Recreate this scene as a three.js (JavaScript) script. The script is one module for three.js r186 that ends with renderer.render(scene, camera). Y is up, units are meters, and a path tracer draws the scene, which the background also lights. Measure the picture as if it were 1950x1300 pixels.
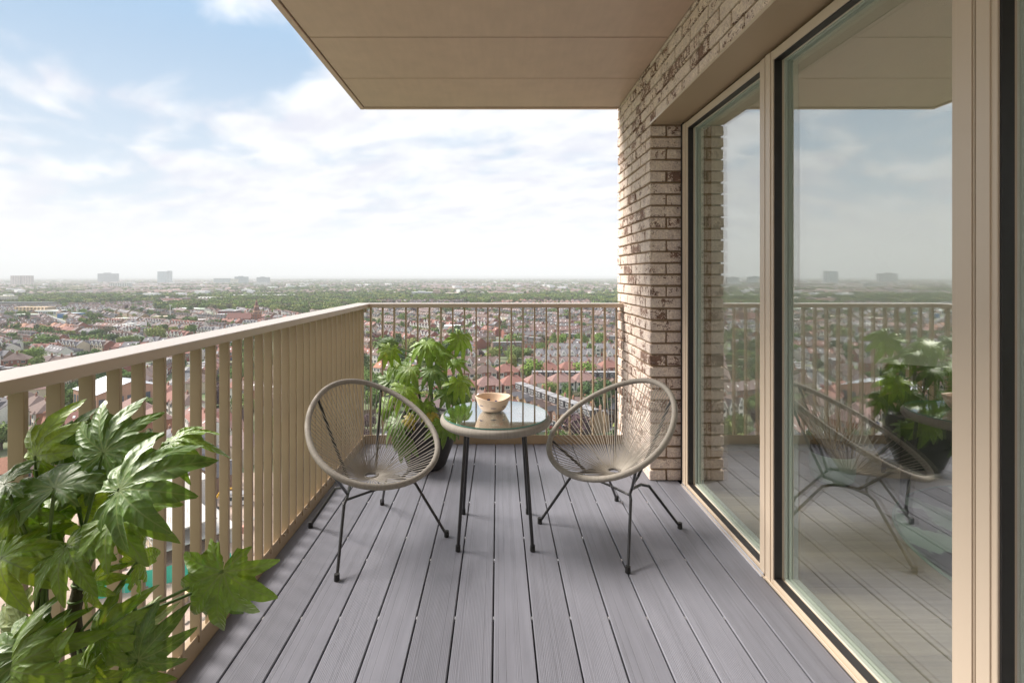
import * as THREE from 'three';
import { mergeGeometries } from 'three/addons/utils/BufferGeometryUtils.js';
import { ImprovedNoise } from 'three/addons/math/ImprovedNoise.js';
import { RoundedBoxGeometry } from 'three/addons/geometries/RoundedBoxGeometry.js';

// ---------------------------------------------------------------- camera, sky, sun, exposure
const F = 965, VX = 948, VY = 526, EYE = 1.31;                // focal length and principal point in pixels of the 1950 x 1300 picture
const GY = -56.7, DROP = EYE - GY;                            // street level, and the eye's height above it
const EXPOSURE = 2.05;
const scene = new THREE.Scene();
const camera = new THREE.PerspectiveCamera(2 * Math.atan(650 / F) * 180 / Math.PI, 1.5, 0.05, 60000);
camera.position.set(0, EYE, 0);
camera.lookAt(0, EYE, -10);
camera.setViewOffset(1950, 1300, 975 - VX, 650 - VY, 1950, 1300);
camera.updateProjectionMatrix();
const renderer = new THREE.WebGLRenderer({ antialias: true });
renderer.setSize(1024, 682);
renderer.toneMapping = THREE.LinearToneMapping;
renderer.toneMappingExposure = EXPOSURE;
renderer.shadowMap.enabled = true;
renderer.shadowMap.type = THREE.PCFSoftShadowMap;

const perlin = new ImprovedNoise();
const fbm = (x, y, z, o = 5) => { let s = 0, a = 0.5, n = 0; for (let i = 0; i < o; i++) { s += a * perlin.noise(x, y, z); n += a; x = x * 2.03 + 17.3; y = y * 2.03 + 5.1; z = z * 2.03 + 9.7; a *= 0.52; } return s / n; };
const sstep = THREE.MathUtils.smoothstep, lerp = THREE.MathUtils.lerp, clamp = THREE.MathUtils.clamp;

{ // a bright sky of broken high cloud with a few blue gaps
  const W = 2560, H = 1280, data = new Float32Array(W * H * 4), R2D = 180 / Math.PI;
  const gaps = [[-31, 22, 11, 5.5, 0.36], [-43, 22, 9, 5, 0.34], [-24, 20.5, 3.5, 3.5, 0.26], [-31, 12.5, 9, 2.2, 0.13], [-45, 12, 6, 2.6, 0.16], [11, 15.5, 5, 3.5, 0.17], [-38, 7, 9, 2, 0.12], [-19, 10.5, 6, 1.5, 0.10]];
  for (let row = 0; row < H; row++) {
    const el = ((row + 0.5) / H - 0.5) * Math.PI, sy = Math.sin(el), ce = Math.cos(el);
    for (let col = 0; col < W; col++) {
      const at = (row * W + col) * 4, th = ((col + 0.5) / W - 0.5) * 2 * Math.PI;
      let r = 0.42, g = 0.42, b = 0.40;
      if (sy > -0.01) {
        const x = Math.cos(th) * ce, z = Math.sin(th) * ce, y = Math.max(sy, 0);
        const az = Math.atan2(x, -z) * R2D, e = Math.max(el, 0) * R2D, k = 1 / (y + 0.13);
        const px = x * k, pz = z * k;
        // streaks drift from the right horizon up to the left
        const ca = 0.80, sa = 0.6, q1 = px * ca + pz * sa, q2 = -px * sa + pz * ca;
        const w1 = fbm(q1 * 0.7 + 3, q2 * 0.7, 4.2, 4), w2 = fbm(q1 * 0.7, q2 * 0.7 + 8, 9.1, 4);
        const big = fbm(q1 * 0.55 + w1 * 0.7, q2 * 1.25 + w2 * 0.7, 1.7, 5);
        const fine = fbm(q1 * 3.2 + w1 * 2.0, q2 * 4.6 + w2 * 2.0, 6.3, 6);
        let cover = 0.84 + big * 0.62 + fine * 0.40 + 0.03 * Math.sin(az * 0.1);
        for (const [ga, ge, wa, we, s] of gaps) { const da = (az - ga) / wa, de = (e - ge) / we, q = da * da + de * de; if (q < 6) cover -= s * Math.exp(-q); }
        if (e > 26) cover -= 0.10 * sstep(e, 26, 50);
        const haze = 1 - sstep(e, 0, 8);
        const cloud = sstep(cover, 0.47, 0.78), thick = sstep(cover, 0.70, 1.15);
        const up = sstep(e, 4, 30);
        const br = lerp(0.66, 0.31, up), bg = lerp(0.79, 0.53, up), bb = lerp(0.94, 0.80, up);
        const shade = 0.52 + 1.4 * fbm(q1 * 1.6 + 11, q2 * 3.4, 2.2, 5) + 0.75 * fine + 0.75 * fbm(q1 * 7 + w2 * 3, q2 * 11 + w1 * 3, 5.2, 4);
        const cl = lerp(0.87, 1.13, clamp(shade, 0, 1));
        const cr = cl * lerp(0.93, 1.0, thick), cg = cl * lerp(0.955, 1.0, thick), cb = Math.max(cl, 0.5 * cl + 0.5) * 1.02;
        r = lerp(br, cr, cloud); g = lerp(bg, cg, cloud); b = lerp(bb, cb, cloud);
        const side = sstep(az, -40, 5), hb = lerp(1.06, 1.3, side) * (0.97 + 0.12 * fbm(az * 0.05, e * 0.5, 3.3, 4));
        const hk = Math.pow(haze, 1.3);
        r = lerp(r, hb, hk * 0.9); g = lerp(g, hb * 1.005, hk * 0.9); b = lerp(b, hb * 1.02, hk * 0.9);
      }
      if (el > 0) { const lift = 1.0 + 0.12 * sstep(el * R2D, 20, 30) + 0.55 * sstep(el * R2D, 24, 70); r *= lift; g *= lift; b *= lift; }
      data[at] = r / EXPOSURE; data[at + 1] = g / EXPOSURE; data[at + 2] = b / EXPOSURE; data[at + 3] = 1;
    }
  }
  const sky = new THREE.DataTexture(data, W, H, THREE.RGBAFormat, THREE.FloatType);
  sky.mapping = THREE.EquirectangularReflectionMapping;
  sky.magFilter = THREE.LinearFilter; sky.needsUpdate = true;
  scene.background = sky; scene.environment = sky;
}
const sun = new THREE.DirectionalLight(new THREE.Color(1, 0.935, 0.85), 4.1);
sun.name = 'sun';
sun.position.set(-80, 78, -26);
sun.target.position.set(0, 0, -3);
sun.castShadow = true; sun.shadow.radius = 45;
Object.assign(sun.shadow.camera, { left: -400, right: 400, top: 400, bottom: -400, near: 1, far: 1500 });
scene.add(sun, sun.target);
scene.fog = new THREE.FogExp2(new THREE.Color(0.94, 0.97, 0.97), 1.5e-4);

// ---------------------------------------------------------------- helpers
function rng(seed) { let s = seed >>> 0; return () => { s = (s + 0x6d2b79f5) | 0; let t = Math.imul(s ^ (s >>> 15), 1 | s); t = (t + Math.imul(t ^ (t >>> 7), 61 | t)) ^ t; return ((t ^ (t >>> 14)) >>> 0) / 4294967296; }; }
const V = (x, y, z) => new THREE.Vector3(x, y, z);
const at = (px, py, D) => V((px - VX) / F * D, EYE - (py - VY) / F * D, -D);                         // the point seen at a pixel, D metres ahead
const onGround = (px, py) => { const D = F * DROP / (py - VY); return V((px - VX) / F * D, GY, -D); };
const toLin = (c) => (c <= 0.04045 ? c / 12.92 : ((c + 0.055) / 1.055) ** 2.4), toS = (c) => (c <= 0.0031308 ? c * 12.92 : 1.055 * c ** (1 / 2.4) - 0.055);
function tex(w, h, fn, { srgb = false, repeat = true } = {}) {
  const d = new Uint8Array(w * h * 4);
  for (let y = 0; y < h; y++) for (let x = 0; x < w; x++) {
    const c = fn((x + 0.5) / w, (y + 0.5) / h, x, y), i = (y * w + x) * 4;
    for (let k = 0; k < 3; k++) { const v = Array.isArray(c) ? c[k] : c; d[i + k] = Math.round(255 * clamp(srgb ? toS(clamp(v, 0, 1)) : v, 0, 1)); }
    d[i + 3] = 255;
  }
  const t = new THREE.DataTexture(d, w, h, THREE.RGBAFormat);
  t.wrapS = t.wrapT = repeat ? THREE.MirroredRepeatWrapping : THREE.ClampToEdgeWrapping;
  t.magFilter = THREE.LinearFilter; t.minFilter = THREE.LinearMipmapLinearFilter; t.generateMipmaps = true;
  if (srgb) t.colorSpace = THREE.SRGBColorSpace;
  t.needsUpdate = true;
  return t;
}
// noise that tiles over the unit square
const tile = (u, v, f, s, o = 4) => fbm(u * f + s, v * f, s, o);   // mirrored at the borders
function mat(name, rgb, o = {}) {
  const phys = ['clearcoat', 'transmission', 'sheen', 'ior', 'specularIntensity'].some((k) => k in o);
  const m = new (phys ? THREE.MeshPhysicalMaterial : THREE.MeshStandardMaterial)({ roughness: 0.8, metalness: 0, ...o });
  m.name = name; m.color.setRGB(...rgb);
  return m;
}
const counts = new Map();
function numbered(name) { const n = counts.get(name) ?? 0; counts.set(name, n + 1); return n ? name + '_' + String(n).padStart(3, '0') : name; }
function mesh(name, geo, m, parent) {
  const o = new THREE.Mesh(geo, m); o.castShadow = o.receiveShadow = true;
  if (parent) { o.name = name; parent.add(o); } else { o.name = numbered(name); scene.add(o); }
  return o;
}
function thing(name, label, category, pos = V(0, 0, 0), turn = 0, group) {
  const o = new THREE.Group(); o.name = numbered(name); scene.add(o);
  o.position.copy(pos); o.rotation.y = turn; o.userData = { label, category };
  if (group) o.userData.group = group;
  return o;
}
function tag(o, label, category, group, kind) { Object.assign(o.userData, { label, category }); if (group) o.userData.group = group; if (kind) o.userData.kind = kind; return o; }
function struct(o, label, category) { o.userData.kind = 'structure'; if (label) o.userData.label = label; if (category) o.userData.category = category; return o; }
const merge = (list) => { const plain = list.map((g) => { const n = g.index ? g.toNonIndexed() : g; for (const k of Object.keys(n.attributes)) if (!['position', 'normal', 'uv'].includes(k)) n.deleteAttribute(k); return n; }); return mergeGeometries(plain, false); };
const box = (x0, x1, y0, y1, z0, z1) => { const g = new THREE.BoxGeometry(Math.abs(x1 - x0), Math.abs(y1 - y0), Math.abs(z1 - z0)); g.translate((x0 + x1) / 2, (y0 + y1) / 2, (z0 + z1) / 2); return metreUV(g); };
const rbox = (x0, x1, y0, y1, z0, z1, r = 0.004) => { const a = Math.abs(x1 - x0), b = Math.abs(y1 - y0), c = Math.abs(z1 - z0); const g = new RoundedBoxGeometry(a, b, c, 2, Math.min(r, a / 2.1, b / 2.1, c / 2.1)); g.translate((x0 + x1) / 2, (y0 + y1) / 2, (z0 + z1) / 2); return metreUV(g); };
function metreUV(g, ou = 0, ov = 0, s = 1) {
  const p = g.attributes.position, n = g.attributes.normal, uv = new Float32Array(p.count * 2);
  for (let i = 0; i < p.count; i++) {
    const ax = Math.abs(n.getX(i)), ay = Math.abs(n.getY(i)), az = Math.abs(n.getZ(i));
    const [u, v] = ay >= ax && ay >= az ? [p.getX(i), p.getZ(i)] : ax >= az ? [p.getZ(i), p.getY(i)] : [p.getX(i), p.getY(i)];
    uv[i * 2] = u * s + ou; uv[i * 2 + 1] = v * s + ov;
  }
  g.setAttribute('uv', new THREE.BufferAttribute(uv, 2));
  return g;
}
function rod(a, b, r, r2 = r, seg = 10) {
  const d = b.clone().sub(a), g = new THREE.CylinderGeometry(r2, r, d.length(), seg, 1);
  g.applyQuaternion(new THREE.Quaternion().setFromUnitVectors(V(0, 1, 0), d.clone().normalize()));
  g.translate((a.x + b.x) / 2, (a.y + b.y) / 2, (a.z + b.z) / 2);
  return g;
}
const tube = (pts, r, n = 24, seg = 8, closed = false) => new THREE.TubeGeometry(new THREE.CatmullRomCurve3(pts, closed, 'centripetal'), n, r, seg, closed);
// triangles from a list of corner triples, turned outwards from a centre
function soup(tris, centre) {
  const p = [];
  for (const t of tris) {
    let [a, b, c] = t;
    if (centre) { const n = b.clone().sub(a).cross(c.clone().sub(a)); if (n.dot(a.clone().add(b).add(c).divideScalar(3).sub(centre)) < 0) [b, c] = [c, b]; }
    for (const v of [a, b, c]) p.push(v.x, v.y, v.z);
  }
  const g = new THREE.BufferGeometry(); g.setAttribute('position', new THREE.Float32BufferAttribute(p, 3)); g.computeVertexNormals();
  return metreUV(g);
}
function chamfer(x0, x1, y0, y1, z0, z1, c, wob) {
  const lo = [x0, y0, z0], hi = [x1, y1, z1], v = {};
  for (let i = 0; i < 8; i++) { const s = [i & 1, (i >> 1) & 1, (i >> 2) & 1], j = [0, 1, 2].map(() => (wob ? wob() : 0)); for (let a = 0; a < 3; a++) v[i * 3 + a] = V(...[0, 1, 2].map((k) => (s[k] ? hi[k] - (k === a ? 0 : c) : lo[k] + (k === a ? 0 : c)) + j[k])); }
  const t = [], quad = (a, b, d, e) => t.push([a, b, d], [a, d, e]);
  for (let a = 0; a < 3; a++) { const b = (a + 1) % 3, d = (a + 2) % 3; for (const s of [0, 1]) { const i = (p, q) => v[((s << a) | (p << b) | (q << d)) * 3 + a]; quad(i(0, 0), i(1, 0), i(1, 1), i(0, 1)); } 
    for (const s of [0, 1]) for (const r of [0, 1]) { const i = (p) => (p << a) | (s << b) | (r << d); quad(v[i(0) * 3 + b], v[i(1) * 3 + b], v[i(1) * 3 + d], v[i(0) * 3 + d]); } }
  for (let i = 0; i < 8; i++) t.push([v[i * 3], v[i * 3 + 1], v[i * 3 + 2]]);
  return soup(t, V((x0 + x1) / 2, (y0 + y1) / 2, (z0 + z1) / 2));
}
// ---------------------------------------------------------------- materials of the balcony
const specks = tex(256, 256, (u, v) => 0.5 + 0.9 * tile(u, v, 60, 2.2, 3));
const smudge = tex(512, 512, (u, v) => clamp(0.5 + 0.8 * tile(u, v, 5, 7.7, 5), 0, 1));
const paintRough = tex(256, 256, (u, v) => clamp(0.42 + 0.35 * tile(u, v, 4, 3.1, 5) + 0.1 * tile(u, v, 40, 9, 2), 0.2, 0.8));
const weather = tex(512, 512, (u, v) => { const n = tile(u, v, 6, 2.7, 5), s = tile(u * 6, v, 5, 8.8, 3), k = 0.94 + 0.12 * n + 0.06 * s; return [k, k * 0.995, k * 0.985]; }, { srgb: true });
const bronze = mat('bronze_paint', [0.41, 0.305, 0.195], { map: weather, roughness: 1, roughnessMap: paintRough, clearcoat: 0.25, clearcoatRoughness: 0.35 });
const bronzeFrame = mat('frame_paint', [0.60, 0.49, 0.375], { roughness: 0.36, clearcoat: 0.25, clearcoatRoughness: 0.3 });
const soffitPaint = mat('soffit_paint', [0.58, 0.42, 0.345], { map: weather, roughness: 0.42, clearcoat: 0.2, clearcoatRoughness: 0.4 });
const lintelPaint = mat('lintel_paint', [0.42, 0.31, 0.21], { roughness: 0.45 });
const darkSeal = mat('dark_seal', [0.018, 0.015, 0.015], { roughness: 0.5 });
const blackSteel = mat('black_steel', [0.012, 0.011, 0.012], { roughness: 0.35, clearcoat: 0.3 });
const silver = mat('silver_track', [0.75, 0.74, 0.76], { roughness: 0.3, metalness: 0.8 });
const voidMat = mat('deck_void', [0.02, 0.02, 0.022], { roughness: 1 });
const concrete = mat('slab_concrete', [0.3, 0.29, 0.27]);
function grooves(seed, strong) {
  const R = rng(seed), N = 256, prof = new Float32Array(N), tone = new Float32Array(N);
  for (let i = 0; i < N; i++) { const u = i / N; const ribs = Math.pow(Math.abs(Math.sin(u * Math.PI * 26)), 0.5); prof[i] = strong ? 0.25 + 0.6 * ribs : 0.8; tone[i] = 1; }
  const cuts = strong ? 5 : 9;
  for (let k = 0; k < cuts; k++) { const c = Math.floor(R() * N), w = 1 + (R() < 0.3 ? 1 : 0); for (let j = -w; j <= w; j++) { prof[(c + j + N) % N] *= 0.35 + 0.3 * R(); tone[(c + j + N) % N] *= 0.93 - 0.1 * R(); } }
  return [prof, tone];
}
const boardMats = [0, 1, 2].flatMap((k) => {
  const [p, tn] = grooves(50 + k, k !== 1);
  const bump = tex(256, 256, (u, v, x, y) => clamp(p[x] + 0.12 * tile(u, v, 30, k, 2), 0, 1));
  const col = tex(256, 1024, (u, v, x) => { const n = tile(u, v, 5, k + 3, 5), l = fbm(u * 60, v * 3, k, 3); const s = tn[x] * (1 + 0.22 * n + 0.10 * l) * (k !== 1 ? 0.9 + 0.1 * p[x] : 1); return [0.176 * s, 0.177 * s, 0.208 * s]; }, { srgb: true });
  return [0.9, 1, 1.1].map((q) => mat('composite_board', [q, q, q * 0.995], { map: col, bumpMap: bump, bumpScale: 0.0012, roughness: 0.5 }));
});

// ---------------------------------------------------------------- balcony: deck, soffit, walls
const DFAR = 3.963, XL = -1.04, XR = 1.155, DBACK = -2.5;
const deck = struct(thing('deck', 'grey composite plank deck of the balcony', 'deck'));
{
  const R = rng(4), P = 0.148, x0 = -0.017;
  for (let k = -8; k < 9; k++) {
    let a = x0 + k * P + 0.0028, b = x0 + (k + 1) * P - 0.0028;
    if (b < XL + 0.02 || a > XR - 0.02) continue;
    a = Math.max(a, XL); b = Math.min(b, XR);
    const g = chamfer(a, b, -0.024, 0, -DFAR, -DBACK, 0.0025), uv = g.attributes.uv, p = g.attributes.position, ov = R() * 9;
    for (let i = 0; i < p.count; i++) uv.setXY(i, (p.getX(i) - (x0 + k * P)) / P, p.getZ(i) / 1.6 + ov);
    mesh('board', g, boardMats[[0, 0, 2, 1, 0, 1, 2, 2, 1, 0, 2, 1, 0, 2, 0, 0, 0][k + 8] * 3 + Math.floor(R() * 3)], deck);
  }
  const cl = [];
  for (let k = -6; k < 7; k++) for (const D of [1.35, 1.95, 2.35 + 0.2 * (k & 1), 2.95, 3.55]) cl.push(box(x0 + k * P - 0.002, x0 + k * P + 0.002, -0.012, -0.004, -D - 0.008, -D + 0.008));
  const c = mesh('deck_clip', merge(cl), silver, deck); c.userData.kind = 'stuff';
  mesh('substructure', box(XL - 0.05, XR + 0.05, -0.06, -0.03, -DFAR - 0.05, -DBACK), voidMat, deck);
}
const slab = struct(mesh('balcony_slab', box(-1.13, 1.2, -0.36, -0.066, -4.1, -DBACK), concrete), 'concrete slab edge carrying the balcony', 'slab');

// railing
const handrailPaint = mat('handrail_paint', [0.46, 0.36, 0.265], { roughness: 0.4, clearcoat: 1, clearcoatRoughness: 0.22 });
const RH = 1.098, RT = 0.032;
const railing = thing('balustrade', 'bronze painted metal balustrade with vertical flat bars round the balcony', 'railing');
{
  // one handrail of two mitred lengths
  const xi = -1.0, xo = -1.12, di = 3.93, d0 = 4.05, y0 = RH - RT, y1 = RH;
  const lengthOf = (pts) => { // prism over a quad outline in plan
    const s = new THREE.Shape(pts.map(([x, d]) => new THREE.Vector2(x, d)));
    const g = new THREE.ExtrudeGeometry(s, { depth: RT - 0.006, bevelEnabled: true, bevelThickness: 0.003, bevelSize: 0.003, bevelSegments: 2 });
    g.rotateX(-Math.PI / 2); g.translate(0, y0 + 0.003, 0);
    return metreUV(g);
  };
  const e = 0.003;
  mesh('handrail', lengthOf([[xo + e, DBACK], [xi - e, DBACK], [xi - e, di + e], [xo + e, d0 - e]]), handrailPaint, railing);
  mesh('handrail', lengthOf([[xi - e, di + 2 * e], [0.974, di + 2 * e], [0.974, d0 - e], [xo + 3 * e, d0 - e]]), handrailPaint, railing);
  mesh('rail_bracket', rbox(-1.018, -1.006, y0 - 0.03, y0, -3.9, -3.86), bronze, railing);
  const side = rbox(-0.018, 0.018, 0.0, y0 - 0.04, -0.006, 0.006, 0.0015), far = rbox(-0.0055, 0.0055, 0, y0 - 0.04, -0.018, 0.018, 0.0015);
  const R = rng(12);
  for (let D = 1.111 - 0.0933 * 34, n = 0; D < 3.95; D += 0.0933, n++) { const b = mesh('bar', side, bronze, railing); b.position.set(-1.053 + (R() - 0.5) * 0.002, 0.04, -D); b.rotation.y = (R() - 0.5) * 0.02; }
  for (let k = 0; k < 22; k++) { const b = mesh('bar', far, bronze, railing); b.position.set(-1.0 + k * 0.0921 + 0.0006, 0.04, -3.99); b.rotation.y = (R() - 0.5) * 0.02; }
  mesh('kerb_plate', rbox(XL - 0.006, XL, -0.02, 0.066, -DFAR - 0.004, -DBACK), bronze, railing);
  mesh('kerb_plate', rbox(XL - 0.004, 0.974, -0.02, 0.068, -DFAR - 0.008, -DFAR - 0.002), bronze, railing);
  mesh('base_rail', rbox(-1.085, -1.047, 0.02, 0.042, -3.99, -DBACK), bronze, railing);
  mesh('base_rail', rbox(-1.06, 0.974, 0.02, 0.042, -4.02, -3.973), bronze, railing);
  const bolts = [];
  for (let D = 0.5; D < 3.9; D += 0.28) bolts.push(new THREE.CylinderGeometry(0.005, 0.005, 0.007, 8).rotateZ(Math.PI / 2).translate(XL + 0.003, 0.054, -D));
  const bo = mesh('bolt', merge(bolts), bronze, railing); bo.userData.kind = 'stuff';
}

// soffit of the balcony above
const SY = EYE + 1.357;
const soffit = struct(thing('soffit', 'brown metal panel soffit under the balcony above', 'soffit'));
{
  const seams = [4.062, 3.474, 2.878, 2.28, 1.68, 1.08, 0.48, -0.12, -0.72, -1.32, -1.92, DBACK];
  for (let k = 0; k + 1 < seams.length; k++) mesh('panel', rbox(-1.072, 0.972, SY, SY + 0.02, -seams[k] + 0.004, -seams[k + 1] - 0.004, 0.003), soffitPaint, soffit);
  mesh('edge_trim', rbox(-1.115, -1.080, SY - 0.006, SY + 0.10, -4.11, -DBACK, 0.004), soffitPaint, soffit);
  mesh('edge_trim', rbox(-1.079, 0.972, SY - 0.006, SY + 0.10, -4.11, -4.07, 0.004), soffitPaint, soffit);
  mesh('backing', box(-1.078, 0.974, SY + 0.022, SY + 0.04, -4.068, -DBACK), darkSeal, soffit);
  mesh('slab_above', box(-1.11, 1.0, SY + 0.102, SY + 0.40, -4.10, -DBACK), concrete, soffit);
}

// brick wall: corner pier and the band over the glass doors, every brick in view a piece of its own
const washed = (seed, share) => {
  const f = (u, v) => {
    const broad = tile(u, v, 7, seed, 4), mid = tile(u, v, 24, seed + 3, 4), fine = tile(u, v, 90, seed + 6, 3);
    return sstep(share + broad * 0.9 + mid * 0.8 + fine * 0.75, 0.40, 0.60);
  };
  const m = tex(640, 640, (u, v) => {
    const w = f(u, v), t = tile(u, v, 12, seed + 9, 4), d = tile(u, v, 60, seed + 12, 3);
    const base = [0.215 + 0.12 * t + 0.08 * d, 0.137 + 0.07 * t + 0.06 * d, 0.104 + 0.05 * t + 0.05 * d], lime = [0.80 + 0.2 * t + 0.16 * d, 0.70 + 0.2 * t + 0.16 * d, 0.62 + 0.13 * t + 0.1 * d];
    const k = w * (0.86 + 0.25 * d);
    return base.map((c, i) => lerp(c, lime[i], clamp(k, 0, 1)));
  }, { srgb: true });
  return m;
};
const brickBump = tex(512, 512, (u, v) => clamp(0.55 + 0.7 * tile(u, v, 40, 1.5, 4) + 0.35 * tile(u, v, 9, 4.5, 3), 0, 1));
const brickMats = [[1.3, 0.76], [7.9, 0.60], [15.1, 0.92], [22.7, 0.46], [31.9, 0.82]].map(([s, sh]) => { const map = washed(s, sh); return mat('limewashed_brick', [1, 0.985 - 0.03 * Math.abs(Math.sin(s)), 0.98 - 0.05 * Math.abs(Math.sin(s))], { map, bumpMap: brickBump, bumpScale: 0.006, roughness: 0.92 }); });
const mortar = mat('mortar', [0.28, 0.20, 0.13], { bumpMap: specks, bumpScale: 0.002, roughness: 0.98 });
const brickWall = thing('brick_wall', 'limewashed brown brick corner pier with brick band over the glass doors', 'wall');
const XF = 0.976, DC = 3.249, LY = 2.283, DW = DC + 0.89;
{
  const R = rng(77), C = 0.0736, J = 0.0125, rec = 0.013;
  const put = (x0, x1, y0, y1, z0, z1, pick) => {
    const g = chamfer(x0 + (R() - 0.5) * 0.003, x1, y0 + (R() - 0.5) * 0.002, y1 + (R() - 0.5) * 0.002, z0, z1, 0.004, () => (R() - 0.5) * 0.004);
    metreUV(g, R() * 7, R() * 7, 1 / 0.62);
    mesh('brick', g, brickMats[pick ?? [0, 0, 1, 2, 2, 3, 4, 4][Math.floor(R() * 8)]], brickWall);
  };
  const rows = Math.ceil((SY + 0.02) / C);
  for (let i = 0; i < rows; i++) {
    const y0 = i * C + 0.004, y1 = y0 + C - J, odd = i % 2, above = y0 > LY - 0.02;
    if (y0 > SY + 0.01) break;
    // along the balcony side, s metres from the corner away from the camera
    const cuts = odd ? [0, 0.1075, 0.3325, 0.5575, 0.7825, 0.89] : [0, 0.22, 0.445, 0.67, 0.89];
    for (let k = 0; k + 1 < cuts.length; k++) {
      const a = cuts[k] + (k ? J * 0.6 : 0), b = cuts[k + 1] - J * 0.6;
      const z1 = -(DC + a), z0 = -(DC + b);
      put(XF, !above && k === 0 ? XF + (odd ? 0.215 : 0.102) : XF + 0.1, y0, Math.min(y1, SY + 0.03), z0, z1);
    }
    if (!above && !odd) put(XF + 0.112, XF + 0.214, y0, y1, -(DC + 0.2), -DC);
    if (above) for (let s = odd ? 0.1125 : 0.2225, a = 0, b; a < 2.0; a = b, s = 0.225) { b = a + (a === 0 ? (odd ? 0.1125 : 0.225) : 0.225); put(XF, XF + 0.1, y0, Math.min(y1, SY + 0.03), -(DC - a - J / 2), -(DC - b + J / 2)); }
  }
  // mortar bed behind the faces, set back
  mesh('mortar', merge([
    box(XF + rec, XF + 0.4, 0.0, SY + 0.4, -DW + rec, -DC - rec), box(XF + rec, XF + 0.09, LY + 0.006, SY + 0.4, -DC - rec + 0.002, -DC + 2.03),
  ]), mortar, brickWall);
  mesh('wall_core', merge([box(XF + 0.4, 3.8, -0.36, SY + 0.4, -DW + 0.002, -DW + 0.3), box(6.1, 7, -0.36, SY + 0.4, -DW + 0.002, -DW + 0.3), box(3.8, 6.1, -0.36, 0.1, -DW + 0.002, -DW + 0.3), box(3.8, 6.1, 2.42, SY + 0.4, -DW + 0.002, -DW + 0.3), box(XF + 0.41, 7, -3.2, -0.362, -DW + 0.002, -DW + 0.3)]), mortar, brickWall);
  const plain = box(XF + 0.002, XF + 0.09, LY + 0.006, SY + 0.4, -DC + 2.035, -DBACK); metreUV(plain, 0.2, 0.4, 1 / 0.62);
  mesh('plain_band', plain, brickMats[0], brickWall);
}
// lintel lining over the doors
const lintel = thing('door_lintel', 'brown sheet metal lining over the glass doors', 'lintel');
mesh('lining', rbox(XF + 0.006, 1.30, LY, LY + 0.005, -DC - 0.004, -DBACK, 0.001), lintelPaint, lintel);
mesh('drip_edge', rbox(XF - 0.002, XF + 0.0045, LY - 0.002, LY + 0.010, -DC - 0.004, -DBACK, 0.001), bronzeFrame, lintel);
// wall that ends the balcony behind the camera, and the building carrying on
const plaster = mat('off_white_plaster', [0.75, 0.73, 0.70], { roughness: 0.95 });
struct(mesh('end_wall', box(-1.0, 1.16, 0, SY + 0.3, -DBACK + 0.002, -DBACK + 0.25), brickMats[1]), 'brick wall closing the balcony behind the viewer', 'wall');

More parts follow.
